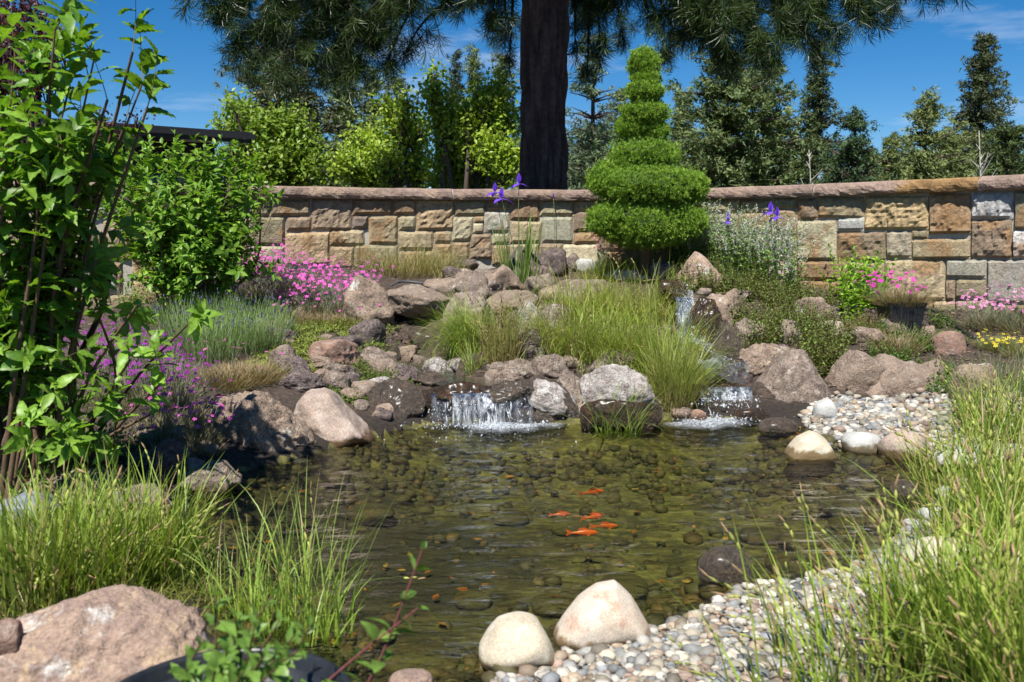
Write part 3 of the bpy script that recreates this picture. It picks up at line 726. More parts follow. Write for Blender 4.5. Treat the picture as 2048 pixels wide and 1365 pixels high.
rock((1160, 822, 1204, 850), 'smooth', WETB, 'small rounded wet stone left of the spiky waterside grass', 4, .8, water=True)
rock((1300, 523, 1362, 564), 'smooth', LAVA_G, 'flat-topped brown rock left of the peaked pink rock', 4, .9)
rock((1212, 541, 1312, 562), 'slab', WHT, 'long white stone lying in the grass left of the cascade', 4, .5)
rock((1355, 503, 1460, 584), 'ang', PINKG, 'peaked pink and orange rock at the top of the cascade', 5, .8, [(-1, .55), (-.6, .8), (-.3, 1), (0, .88), (.5, .6), (1, .48)])
rock((1320, 560, 1378, 600), 'slab', WETB, 'dark wet ledge at the head of the cascade', 4, 1.0, Yf=8.95)
rock((1362, 584, 1456, 724), 'slab', WETB, 'tall wet brown rock face of the cascade', 5, .8, [(-1, .9), (-.3, 1), (.3, .9), (1, .6)], Yf=8.2)
rock((1394, 577, 1422, 588), 'smooth', LAVA_G, 'small grey flat stone on top of the cascade', 4, .8, Yf=8.75)
rock((1405, 573, 1488, 672), 'ang', LAVA_P, 'grey-pink rock right of the cascade face', 5, .8, [(-1, .8), (-.5, .9), (0, .88), (.6, 1), (1, .7)], Yf=8.6)
rock((1418, 645, 1502, 728), 'smooth', WETG, 'humped wet grey rock beside the lower cascade', 5, .9, [(-1, .8), (-.2, 1), (.5, .75), (1, .4)], Yf=7.75)
rock((1386, 714, 1434, 756), 'smooth', SLATE, 'rounded grey-blue stone in the lower cascade', 4, .9, Yf=7.35)
rock((1340, 690, 1420, 770), 'smooth', WETB, 'dark stone under the sedge left of the lower cascade', 4, .8, Yf=7.35)
rock((1392, 766, 1512, 832), 'smooth', WETB, 'wet brown step stone of the small splashing fall', 5, .5, [(-1, .9), (0, 1), (1, .9)], Yf=7.02, water=True)
rock((1478, 690, 1570, 752), 'lava', LAVA_P, 'pinkish rock behind the large lumpy boulder', 4, .8)
rock((1496, 696, 1652, 824), 'lava', LAVA_G, 'large lumpy dark boulder right of the splashing fall', 5, .85, [(-1, .55), (-.6, .8), (-.1, 1), (.4, .93), (.8, .65), (1, .45)], water=True)
rock((1652, 686, 1766, 814), 'slab', TANB, 'upright tan block at the left of the long boulder', 5, .8, [(-1, .85), (-.6, 1), (0, .92), (.6, .8), (1, .72)], Yf=7.25)
rock((1700, 696, 1896, 822), 'slab', TANB, 'long pinkish tan boulder behind the far gravel', 5, .5, [(-1, .8), (-.7, .95), (-.4, 1), (0, .84), (.3, .8), (.7, .84), (1, .7)], Yf=7.2)
rock((1900, 733, 1992, 806), 'lava', LAVA_P, 'pinkish boulder half behind the grass at the right bank', 4, .8)
rock((1868, 664, 1926, 712), 'smooth', REDB, 'reddish grey rock in the mulch below the black hose', 4, .9)
rock((1540, 518, 1594, 560), 'smooth', SMTH, 'tan rock at the wall foot among the dark mint', 4, .8)
rock((1590, 596, 1650, 656), 'smooth', LAVA_P, 'pink rock showing through the dark mint', 4, .8)
rock((1640, 640, 1690, 690), 'smooth', SMTH, 'pale rock just above the upright tan block', 4, .8)
rock((1628, 799, 1674, 840), 'round', RIVG, 'round grey-green stone at the foot of the lumpy boulder', 4, .9)
rock((1376, 820, 1413, 842), 'round', REDB, 'small orange-brown stone at the waterline of the splashing fall', 4, .9, water=True)
rock((1470, 818, 1535, 842), 'smooth', WETB, 'low wet brown stone under the lumpy boulder', 4, .7, water=True)
rock((1518, 838, 1594, 864), 'round', WETG, 'dark stone washed over by the pond near the fall', 4, .7, water=True)
rock((1575, 866, 1671, 916), 'round', RIVC, 'round cream boulder standing in the far shallows', 5, .9, [(-1, .5), (-.5, .85), (0, 1), (.6, .9), (1, .5)], water=True)
rock((1686, 865, 1760, 904), 'round', RIVG, 'wet grey rounded stone right of the cream boulder', 4, .9, water=True)
rock((1762, 862, 1852, 918), 'round', SMTH, 'pinkish speckled rounded stone at the far gravel edge', 4, .9, water=True)
rock((1872, 892, 1998, 944), 'slab', RIVG, 'flat pale slab behind the tall grass on the right shore', 4, .6)
rock((1836, 1017, 1898, 1046), 'round', RIVG, 'white oval stone on the right shore', 4, .8)
rock((1806, 1040, 1840, 1062), 'round', RIVG, 'small pale stone left below the white oval stone', 3, .8)
rock((1845, 1046, 1872, 1062), 'round', RIVC, 'small cream stone below the white oval stone', 3, .8)
rock((1876, 974, 1952, 1008), 'round', RIVG, 'pale flattish stone behind the grass right of the water', 4, .8)
rock((1800, 1085, 1965, 1210), 'round', RIVC, 'large tan boulder inside the tall grass on the right', 5, .8)
rock((1784, 962, 1836, 992), 'round', WETG, 'dark stone whose white tip breaks the water near the right shore', 4, .9, water=True, sink=.9)
rock((1397, 1098, 1502, 1165), 'round', WETG, 'dark round boulder just breaking the water in the near right', 5, .8, water=True)
rock((1462, 1103, 1502, 1124), 'round', RIVG, 'white-capped stone on the dark round boulder', 4, .8, Yf=3.95)
rock((360, 922, 479, 988), 'lava', LAVA_G, 'low pitted lava rock at the pond edge below the dianthus', 5, .7, [(-1, .5), (-.3, .85), (.4, 1), (1, .7)], water=True)
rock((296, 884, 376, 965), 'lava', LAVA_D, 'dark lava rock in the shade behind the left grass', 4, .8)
rock((55, 953, 235, 1022), 'lava', LAVA_G, 'grey lava rock behind the left grass', 4, .5)
rock((-40, 985, 116, 1062), 'slab', SLATE, 'smooth blue-grey slab at the far left', 4, .7)
rock((190, 984, 364, 1066), 'lava', LAVA_G, 'long grey rock behind the left grass tips', 4, .5)
rock((-40, 1052, 156, 1122), 'smooth', TANB, 'tan rock in front of the blue-grey slab', 4, .5)
rock((958, 1240, 1113, 1345), 'round', RIVC, 'smooth cream boulder at the near water edge', 5, .9, [(-1, .72), (-.5, .97), (0, 1), (.5, .95), (1, .7)])
rock((1108, 1174, 1304, 1296), 'round', RIVP, 'largest pale river boulder with a rose veined peak', 5, .7, [(-1, .45), (-.5, .78), (-.1, .95), (.25, 1), (.6, .82), (1, .45)])
rock((-160, 1158, 449, 1480), 'slab', PINKG, 'big pink and grey boulder in the lower left corner', 6, .6, [(-1, .55), (-.6, .66), (-.3, .76), (0, .88), (.3, .92), (.5, .97), (.8, 1), (.93, .95), (1, .6)], sink=.3, Yf=2.3)
rock((-60, 1250, 42, 1330), 'smooth', REDB, 'brown stone lying on the big pink boulder', 4, .7, Yf=2.3)
rock((775, 1350, 868, 1400), 'round', PINKG, 'small pinkish stone at the bottom edge of the pond', 4, .8)

for rc, kd, mt, lb in (((540, 690, 600, 745), 'lava', LAVA_G, 'grey lava rock under the groundcover left of the red-brown slab'), ((640, 725, 720, 765), 'slab', LAVA_G, 'flat grey stone just under the red-brown slab'),
    ((700, 640, 770, 690), 'lava', LAVA_D, 'dark stone under the tall rough reddish rock'), ((905, 520, 955, 545), 'lava', LAVA_D, 'dark stone at the foot of the iris leaves on their left'), ((1070, 610, 1140, 690), 'lava', LAVA_G, 'grey rock at the left foot of the shaggy mound'),
    ((1120, 560, 1215, 610), 'slab', LAVA_G, 'flat grey rock under the top of the shaggy mound'), ((1440, 720, 1500, 765), 'lava', WETG, 'wet pitted stone left of the large lumpy boulder'), ((1560, 640, 1610, 690), 'lava', LAVA_G, 'grey rock in the mint behind the lumpy boulder'),
    ((1700, 655, 1760, 690), 'lava', LAVA_P, 'pinkish stone under the bright perennial'), ((1470, 640, 1530, 700), 'lava', LAVA_G, 'rough grey rock in the mint right of the humped wet rock'), ((500, 640, 560, 690), 'slab', LAVA_P, 'pink stone between the lavender and the groundcover'),
    ((1290, 745, 1350, 800), 'lava', LAVA_G, 'grey rock under the sedge right of the lime-crusted rock'), ((1950, 790, 2040, 850), 'lava', LAVA_P, 'low pinkish rock at the right edge of the far gravel'), ((820, 660, 880, 700), 'lava', WETG, 'wet rock at the back of the dark hollow'),
    ((1760, 640, 1800, 668), 'lava', LAVA_G, 'small grey stone left of the square pot'), ((1195, 705, 1275, 745), 'lava', LAVA_D, 'dark lava stone just above the lime-crusted rock'), ((1030, 660, 1100, 715), 'lava', LAVA_D, 'dark lava stone above the long grey one')):
    rock(rc, kd, mt, lb, 4, .8)

def near_label(lead, x, y):
    """names a small stone by the nearest larger one"""
    big = sorted([r for r in RECTS if 'small rough' not in r[4] and not r[4].startswith(lead)], key=lambda r: math.hypot((r[0] + r[2]) / 2 - x, (r[1] + r[3]) / 2 - y))
    for r in big[:9]:
        dx, dy = x - (r[0] + r[2]) / 2, y - (r[1] + r[3]) / 2
        v = 'below' if dy > (r[3] - r[1]) * .3 else 'above' if dy < -(r[3] - r[1]) * .3 else ''; h_ = 'right of' if dx > (r[2] - r[0]) * .3 else 'left of' if dx < -(r[2] - r[0]) * .3 else ''
        if not (v or h_): v = 'against'
        rel = (v + ' and ' + h_) if v and h_ else (v or h_); t = lead + ' ' + rel + ' the ' + r[4]
        if len(t.split()) <= 16 and t not in _used: _used.add(t); return t
    return None
# rubble that fills the gaps between the larger rocks
rects = [(560, 590, 860, 790, 34), (860, 540, 1110, 700, 26), (1040, 690, 1320, 790, 16), (1330, 600, 1560, 800, 22), (1560, 560, 1900, 740, 20), (240, 880, 420, 990, 10), (690, 780, 850, 850, 8), (1150, 800, 1400, 850, 10)]
for (x0, y0, x1, y1, k) in rects:
    for _ in range(k):
        x, y = R.uniform(x0, x1), R.uniform(y0, y1); w = R.uniform(22, 62); h_ = w * R.uniform(.5, .8)
        rock((x - w / 2, y - h_, x + w / 2, y), ['lava', 'ang', 'slab'][int(R.integers(3))], [LAVA_G, LAVA_P, LAVA_D, TANB, WETG][int(R.integers(5 if y > 760 else 4))], 'small rough', 4, .9, group='small rocks filling the gaps in the rocky bank', sink=.4, maxh=.8)
        o_ = bpy.data.objects[-1] if False else col.objects[-1]; o_['label'] = near_label('small rough rock', x, y - h_ / 2) or 'small rough grey-brown rock wedged among the larger bank rocks'

# cobbles on the pond bed
SUBL = [(1190, 1058, 1302, 1132), (1060, 1108, 1162, 1152), (1035, 1195, 1145, 1250), (700, 1150, 790, 1200), (735, 1060, 800, 1095), (905, 1100, 985, 1135), (1100, 975, 1180, 1005), (985, 960, 1060, 985),
        (1290, 1185, 1380, 1225), (870, 930, 960, 955), (690, 960, 790, 990), (560, 935, 700, 975), (1340, 960, 1420, 990), (1480, 985, 1570, 1020), (1240, 905, 1320, 925), (1430, 905, 1510, 930),
        (1560, 1010, 1660, 1050), (1640, 950, 1740, 985), (520, 1020, 620, 1065), (600, 1110, 690, 1160), (760, 1240, 960, 1310), (560, 1190, 650, 1240), (860, 1180, 930, 1215), (1180, 1150, 1240, 1180),
        (1530, 1075, 1640, 1120), (1395, 1040, 1500, 1085), (1050, 890, 1120, 910), (780, 1000, 860, 1030), (940, 1020, 1010, 1050), (1660, 1010, 1750, 1050), (460, 1095, 540, 1140), (830, 1070, 890, 1100)]
sub_lab = ['smooth olive cobble', 'flat brown cobble', 'rounded mossy cobble', 'dark olive boulder']
for k, (x0, y0, x1, y1) in enumerate(SUBL):
    if k in (4, 9, 12, 14, 15, 18, 23, 26, 27, 28, 31): continue
    c = atZ((x0 + x1) / 2, (y0 + y1) / 2, -.10); w = (x1 - x0) / FPX * c[1]
    V, F = rock_verts(500 + k, 'round', 3); dd = (y1 - y0) / FPX * c[1] * (c[1] / 1.6) * .8; hh = min(w * .4, .15)
    zb = float(H(c[0], c[1])) ; dd = min(dd, w * 1.1)
    V = V * np.array([w / 2, dd / 2, hh / 2]) + np.array([c[0], c[1], min(zb + hh * .3, -.03 - hh / 2)])
    build('cobble', [(V, F)], SUBM, smooth=True, label=near_label('sunken cobble', (x0 + x1) / 2, (y0 + y1) / 2) or 'olive algae-coated cobble lying under the pond water', cat='stone', group='large cobbles on the pond bed')

# ------------------------------------------------------------------ pebbles
octa = ico(1)
def pebbles(n_try, polypx, size, cols, zfun, name, label, minsd=None, tpl=octa):
    poly = pxw(polypx); lo, hi = poly.min(0), poly.max(0)
    s = size * .80; nx = int((hi[0] - lo[0]) / s); ny = int((hi[1] - lo[1]) / s)
    gx_, gy_ = np.meshgrid(np.arange(nx), np.arange(ny), indexing='ij')
    P = np.stack([lo[0] + (gx_ + .5 * (gy_ % 2)) * s, lo[1] + gy_ * s * .9], -1).reshape(-1, 2); P = P + R.uniform(-.38, .38, P.shape) * s
    P = P[sdist(P[:, 0], P[:, 1], poly) < 0]
    if minsd is not None: P = P[minsd(P)]
    Q = P[R.random(len(P)) < .35] + R.normal(size=(1, 2)) * s * .5
    P = np.concatenate([P, Q]); top = np.concatenate([np.zeros(len(P) - len(Q)), np.ones(len(Q))])
    n = len(P); L = size * np.exp(np.clip(R.normal(0, .40, n), -.9, .65)) * .58
    sc3 = np.stack([L, L * R.uniform(.6, .85, n), L * R.uniform(.38, .62, n)], -1)
    a = R.uniform(0, 6.28, n); x = np.stack([np.cos(a), np.sin(a), R.normal(0, .18, n)], -1)
    Rm = frames(x, roll=R.normal(0, .25, n)); z = zfun(P[:, 0], P[:, 1]) + sc3[:, 2] * .35 + top * size * .30
    pos = np.stack([P[:, 0], P[:, 1], z], -1)
    cc = cols[R.integers(0, len(cols), n)] * np.array([.94, .92, .88]) * R.uniform(.40, .98, (n, 1))
    V, F = tpl; parts = []
    for k in range(3):
        s_ = np.arange(n) % 3 == k; Vt = V * (1 + .13 * fbm(V * 1.1 + k * 9, 2, k)[:, None])
        parts.append(inst((Vt, F), pos[s_], Rm[s_], sc3[s_], cc[s_]))
    return build(name, parts, M_pebble, smooth=True, loc=(0, 0, 0), kind='stuff', label=label, cat='gravel'), n
PC = np.array([(.50, .49, .46), (.46, .42, .35), (.56, .53, .47), (.36, .37, .37), (.28, .30, .33), (.42, .33, .25), (.58, .55, .50), (.40, .32, .25), (.33, .30, .25), (.48, .47, .45), (.52, .47, .38), (.24, .25, .26), (.36, .27, .23)])
BC = np.array([(.085, .068, .03), (.11, .085, .035), (.065, .058, .024), (.13, .08, .032), (.085, .085, .03), (.15, .11, .05), (.05, .046, .025), (.17, .09, .028), (.10, .10, .06), (.08, .075, .028)]) * .45 + np.array([.050, .044, .018])
NEARG = [(880, 1560), (960, 1400), (1000, 1338), (1100, 1316), (1200, 1293), (1310, 1260), (1400, 1222), (1500, 1176), (1620, 1156), (1725, 1126), (1790, 1082), (1838, 1036), (1900, 990), (1925, 945), (2060, 930), (2250, 1010), (2300, 1200), (2300, 1560)]
FARG = [(1600, 846), (1640, 822), (1700, 806), (1890, 806), (1990, 822), (2090, 865), (2090, 945), (1925, 945), (1860, 918), (1770, 905), (1700, 900), (1640, 885)]
_, n1 = pebbles(0, NEARG, .036, PC, lambda x, y: H(x, y), 'gravel', 'pale rounded gravel of the near shore at the lower right')
_, n2 = pebbles(0, FARG, .046, PC, lambda x, y: H(x, y), 'gravel', 'rounded grey and tan gravel below the long tan boulder')
bedpx = [(400, 985), (640, 905), (860, 852), (1240, 850), (1520, 838), (1640, 882), (1770, 902), (1930, 940), (1840, 1040), (1725, 1130), (1500, 1178), (1310, 1262), (1100, 1318), (955, 1400), (900, 1480), (560, 1480), (440, 1290), (392, 1130), (368, 1060)]
def edgeish(P):
    d = -sdist(P[:, 0], P[:, 1], POND) - .12; c_ = atZ(760, 1110, -.3); return (R.random(len(P)) < np.clip((np.hypot(P[:, 0] - c_[0], P[:, 1] - c_[1]) - .2) / .9, .15, 1)) & (R.random(len(P)) < .72 * np.clip(1.1 - d * 1.3, .10, 1))
_, n3 = pebbles(0, bedpx, .062, BC, lambda x, y: H(x, y) - .005, 'pebbles', 'brown and amber pebbles covering the pond bed', edgeish)
print('PEBBLES', n1, n2, n3)
# fallen amber leaves under water near the far gravel
OC = np.array([(.42, .19, .03), (.36, .12, .03), (.45, .28, .05)])
pts = np.array([atZ(R.uniform(1540, 1700), R.uniform(850, 885), -.02) for _ in range(50)] + [atZ(R.uniform(450, 1850), R.uniform(900, 1300), -.2) for _ in range(150)] + [atZ(1695, 928, .0)])
pts[:, 2] = np.minimum(np.maximum(H(pts[:, 0], pts[:, 1]) + .03, -.3), .004)
a = R.uniform(0, 6.28, len(pts)); Rm = frames(np.stack([np.cos(a), np.sin(a), 0 * a], -1), roll=R.normal(0, .2, len(pts)))
LT = (np.array([(-1, 0, 0), (-.4, .45, .05), (.3, .42, .05), (1, 0, .1), (.3, -.42, .05), (-.4, -.45, .05)]), np.array([[0, 1, 2, 3], [0, 3, 4, 5]]))
build('fallen_leaves', [inst(LT, pts, Rm, R.uniform(.014, .034, len(pts)), OC[R.integers(0, 3, len(pts))])], M_leaf, kind='stuff', label='amber fallen leaves lying on the pond bed and floating', cat='leaves')

# ------------------------------------------------------------------ falling water
m, nt, p = nodes('white_water'); M_foam = m
p.inputs['Base Color'].default_value = (.80, .84, .88, 1); p.inputs['Roughness'].default_value = .12; p.inputs['Transmission Weight'].default_value = .55
p.inputs['IOR'].default_value = 1.2; p.inputs['Specular IOR Level'].default_value = .8
def aerated(name, sx, sz, lo, hi):
    """clear water broken into white strands or froth; Col.r is how much air the water carries there"""
    m = bpy.data.materials.new(name); m.use_nodes = True; nt = m.node_tree; nt.nodes.clear(); P = N(nt, 'ShaderNodeNewGeometry').outputs['Position']
    mp = N(nt, 'ShaderNodeMapping'); mp.inputs['Scale'].default_value = (sx, sx, sz); nt.links.new(P, mp.inputs['Vector'])
    n1 = noise(nt, mp.outputs[0], 1.0, 5, 0.7, lo, hi); at = N(nt, 'ShaderNodeAttribute', attribute_name='Col'); sp_ = N(nt, 'ShaderNodeSeparateColor'); nt.links.new(at.outputs['Color'], sp_.inputs[0])
    f = N(nt, 'ShaderNodeMath', operation='MULTIPLY', use_clamp=True); nt.links.new(n1, f.inputs[0]); nt.links.new(sp_.outputs[0], f.inputs[1])
    b = bumpn(nt, noise(nt, mp.outputs[0], 1.6, 4, .6, .2, .8), 1.0, .02); tr = N(nt, 'ShaderNodeBsdfTransparent', Color=(.94, .95, .95, 1)); gl = N(nt, 'ShaderNodeBsdfGlossy', Roughness=.05); nt.links.new(b, gl.inputs['Normal'])
    fr = N(nt, 'ShaderNodeFresnel', IOR=1.33); nt.links.new(b, fr.inputs['Normal']); mx = N(nt, 'ShaderNodeMixShader'); nt.links.new(fr.outputs[0], mx.inputs[0]); nt.links.new(tr.outputs[0], mx.inputs[1]); nt.links.new(gl.outputs[0], mx.inputs[2])
    df = N(nt, 'ShaderNodeBsdfDiffuse', Color=(.72, .77, .83, 1)); g2 = N(nt, 'ShaderNodeBsdfGlossy', Roughness=.15); m2 = N(nt, 'ShaderNodeMixShader'); m2.inputs[0].default_value = .3; nt.links.new(b, df.inputs['Normal']); nt.links.new(b, g2.inputs['Normal']); nt.links.new(df.outputs[0], m2.inputs[1]); nt.links.new(g2.outputs[0], m2.inputs[2])
    m3 = N(nt, 'ShaderNodeMixShader'); nt.links.new(f.outputs[0], m3.inputs[0]); nt.links.new(mx.outputs[0], m3.inputs[1]); nt.links.new(m2.outputs[0], m3.inputs[2]); o = N(nt, 'ShaderNodeOutputMaterial'); nt.links.new(m3.outputs[0], o.inputs['Surface']); return m
M_fall = aerated('falling_water', 42, 3.2, .42, .66); M_froth = aerated('froth', 60, 60, .36, .58)
def curtain(x0, x1, ytop, Y0, z0, z1, dens, seed, nx=60, nz_=26, fwd=.10):
    """a sheet that leaves the lip, thins and tears as it drops"""
    px = np.linspace(x0, x1, nx); T = atY(px, np.full(nx, ytop), Y0)[:, 0]; t = np.linspace(0, 1, nz_); X, Tt = np.meshgrid(T, t, indexing='ij')
    lip_ = fbm(np.stack([T * 6, 0 * T, 0 * T], -1), 3, seed)[:, None] * .035; q = np.stack([X * 30, Tt * 3, 0 * X], -1); rp = fbm(q, 3, seed + 2)
    V = np.stack([X + rp * .008 * Tt, Y0 + .06 + lip_ - fwd * Tt ** .5 + rp * .014, z0 + (z1 - z0) * np.clip(Tt * 1.15 - .12, 0, 1) ** 1.35 + .012 * (Tt < .12)], -1)
    d = np.interp(np.linspace(0, 1, nx), np.linspace(0, 1, len(dens)), dens)[:, None] * (.25 + .9 * sstep(0, .35, Tt)) * (.6 + .8 * (fbm(q * [1, .4, 1], 2, seed + 5) > -.15))
    return V.reshape(-1, 3), grid_faces(nx, nz_), np.repeat(d.reshape(-1, 1), 3, 1)
def ribbon_mesh(pts, wd, seed, n=40, m_=7):
    C = spline(pts, n); T = unit(np.gradient(C, axis=0)); W = unit(np.cross(T, [0, 1, 0.2])); W[:, 2] *= .2
    W[np.abs(W[:, 0]) < .3] = [1, 0, 0]; W = unit(W) * np.sign(W[:, :1] + 1e-6); w = np.interp(np.linspace(0, 1, n), np.linspace(0, 1, len(wd)), wd)
    u = np.linspace(-1, 1, m_); V = C[:, None] + W[:, None] * (u[None, :, None] * w[:, None, None] * .5)
    V[..., 1] -= .02 * (1 - u ** 2)[None]; V = V + (fbm(V * 14, 3, seed) * .02)[..., None] * np.array([.3, -1, .5])
    return V.reshape(-1, 3), grid_faces(n, m_)
def pool(px, z, name, label):
    poly = atZ([q[0] for q in px], [q[1] for q in px], z); c = poly.mean(0)
    n = len(poly); rings = [poly * s + c * (1 - s) for s in (1, .75, .5, .25)]
    V = np.concatenate(rings + [c[None]]); V[:, 2] += fbm(V * 8, 2, 4) * .006
    F = [grid_faces(4, n)]; F = [np.concatenate([np.stack([k * n + np.arange(n), (k + 1) * n + np.arange(n), (k + 1) * n + (np.arange(n) + 1) % n, k * n + (np.arange(n) + 1) % n], -1) for k in range(3)])[:, ::-1],
         np.stack([3 * n + np.arange(n), 3 * n + (np.arange(n) + 1) % n, np.full(n, 4 * n)], -1)]
    return build(name, [(V, F)], M_stream, smooth=True, kind='structure', label=label)
pool([(805, 700), (850, 700), (880, 718), (935, 740), (1000, 756), (1040, 764), (1040, 776), (950, 776), (880, 772), (850, 758), (820, 730)], .225, 'upper_pool', 'shallow upper pool behind the wide waterfall')
def streaks(n, x0, x1, yt, yb, Y0, z0, z1, lenr, seed, slant=0.0):
    r = np.random.default_rng(seed); px = r.uniform(x0, x1, n) ; top = np.array([atY(p, yt, Y0) for p in px])
    cl = (fbm(np.stack([px * .05, 0 * px, 0 * px], -1), 2, seed) > -.12); px = px[cl]; top = top[cl]; n = len(px)
    t0 = r.uniform(0, .85, n); L = r.uniform(*lenr, n); t = t0[:, None] + L[:, None] * np.linspace(0, 1, 6)[None]; t = np.minimum(t, 1.0)
    P = np.zeros((n, 6, 3)); P[..., 0] = top[:, :1] + slant * t + fbm(np.stack([top[:, :1] * 30 + 0 * t, t * 5, 0 * t], -1), 2, seed) * .02
    P[..., 1] = top[:, 1:2] - .03 - .10 * np.sqrt(t) + r.uniform(-.02, .02, (n, 1)); P[..., 2] = z0 + (z1 - z0) * t ** 1.25
    rad = r.uniform(.0015, .0042, (n, 1)) * np.sin(np.linspace(.15, 3.0, 6))[None] * (1 + .5 * r.random((n, 6)))
    return tubes(P, rad, 4)
dt = ico(1)
def drops(n, c, spread, rr, seed, up=0.0):
    r = np.random.default_rng(seed); pos = np.array(c) + r.normal(size=(n, 3)) * np.array(spread); pos[:, 2] = np.abs(pos[:, 2] - c[2]) * 1 + c[2]
    x = unit(r.normal(size=(n, 3)) + [0, 0, 1.5]); s = rr * np.exp(r.normal(0, .5, n))
    return inst((dt[0], dt[1]), pos, frames(x), np.stack([s * 1.6, s, s], -1))[:2] + (None,)
def foam_patch(px, seed, z=.004, res=70, amp=.009, k=1.0):
    poly = pxw(px); lo, hi = poly.min(0), poly.max(0)
    X, Y = np.meshgrid(np.linspace(lo[0], hi[0], res * 2), np.linspace(lo[1], hi[1], res), indexing='ij')
    d = -sdist(X, Y, poly); q = np.stack([X, Y, 0 * X], -1)
    f = sstep(.0, .22, d + .10 * fbm(q * 9, 3, seed + 9)) ** 1.3; n1 = fbm(q * 22, 4, seed, .7, True); n2 = cells(q * 55, seed)
    V = np.stack([X, Y, z + f * amp * (.4 + n1 * .6 + (1 - n2) * .5)], -1); F = grid_faces(res * 2, res)
    keep_ = f.reshape(-1)[F].mean(1) > .01; return V.reshape(-1, 3), F[keep_], np.repeat((f * 1.25 * k).reshape(-1, 1), 3, 1)
parts = [(ribbon_mesh([atY(x, 778, 6.72), atY(x, 800, 6.62), atY(x + 2, 825, 6.57), atY(x + 3, 850, 6.55)], [w * .6, w, w * 1.1, w * 1.3], x)) for x, w in ()]
fl = thing('waterfall', atZ(960, 850, 0), 'wide low waterfall breaking into threads over a brown ledge', 'waterfall')
V, F = streaks(16, 862, 905, 800, 850, 6.60, .20, 0, (.05, .25), 1); V2, F2 = streaks(14, 915, 1005, 797, 850, 6.58, .215, 0, (.08, .45), 2, .04); V3, F3 = streaks(8, 1005, 1062, 800, 850, 6.56, .2, 0, (.1, .5), 3, .05)
build('water_threads', [(V, F), (V2, F2), (V3, F3)], M_foam, fl, smooth=True, kind='stuff')
build('water_sheet', [curtain(905, 1012, 796, 6.56, .215, .0, [.3, 1, .8, .25, .9, 1, .5, .15], 4), curtain(862, 904, 797, 6.60, .2, .0, [.0, .3, .0, .25, .0], 6, 26), curtain(1014, 1066, 797, 6.55, .2, .0, [.1, .0, .2, .0, .0, .5], 8, 30)], M_fall, fl, smooth=True)
build('spray', [drops(90, atY(965, 825, 6.46), (.16, .03, .06), .0024, 5), drops(260, atZ(975, 856, .01), (.24, .04, .03), .0026, 6), drops(90, atZ(885, 852, .01), (.08, .05, .08), .0022, 8), drops(140, atZ(960, 875, .003), (.4, .12, .003), .0016, 9)], M_foam, fl, smooth=True, kind='stuff')
build('foam', [foam_patch([(905, 852), (940, 842), (1000, 838), (1060, 838), (1120, 840), (1150, 850), (1100, 862), (1010, 872), (940, 868)], 3), foam_patch([(780, 853), (850, 846), (935, 846), (950, 858), (850, 862)], 4, res=40, k=.45)], M_froth, fl, smooth=True, kind='stuff')
cs = thing('cascade', atZ(1450, 835, 0), 'narrow cascade running down dark rocks and splashing into the pond on the right', 'waterfall')
rib = ribbon_mesh(CH_R[[1, 2, 3, 4, 5, 6]] + [0, -.10, .06], [.10, .12, .2, .3, .34, .42], 5)
dn = np.interp(np.repeat(np.linspace(0, 1, 40), 7), [0, .3, .5, .8, 1], [.8, .9, .7, .25, .2])[:, None] * np.ones((1, 3))
build('water_sheet', [(rib[0], rib[1], dn), curtain(1400, 1505, 776, 7.0, .185, .0, [.3, .8, .5, 1, .6, .9, .2], 14, fwd=.14), curtain(1352, 1382, 592, 8.25, .80, .33, [.1, .5, .25, .05], 16, 26, 30, fwd=.18)], M_fall, cs, smooth=True)
V, F = streaks(20, 1356, 1384, 592, 680, 8.42, .78, .25, (.05, .25), 11, .03); V2, F2 = streaks(22, 1415, 1495, 772, 834, 6.90, .17, .0, (.1, .5), 12)
build('water_threads', [(V, F), (V2, F2)], M_foam, cs, smooth=True, kind='stuff')
build('spray', [drops(160, atY(1370, 640, 8.3), (.04, .03, .16), .0032, 14), drops(120, atY(1390, 685, 8.0), (.07, .05, .04), .0028, 17), drops(200, atY(1450, 812, 6.80), (.13, .05, .05), .0028, 15), drops(260, atZ(1450, 842, .008), (.22, .10, .02), .0026, 16), drops(100, atY(1420, 720, 7.6), (.08, .2, .03), .0024, 18)], M_foam, cs, smooth=True, kind='stuff')
build('foam', [foam_patch([(1375, 832), (1410, 816), (1470, 812), (1515, 820), (1530, 838), (1500, 858), (1430, 866), (1350, 858), (1290, 848), (1340, 838)], 5, k=.85)], M_froth, cs, smooth=True, kind='stuff')

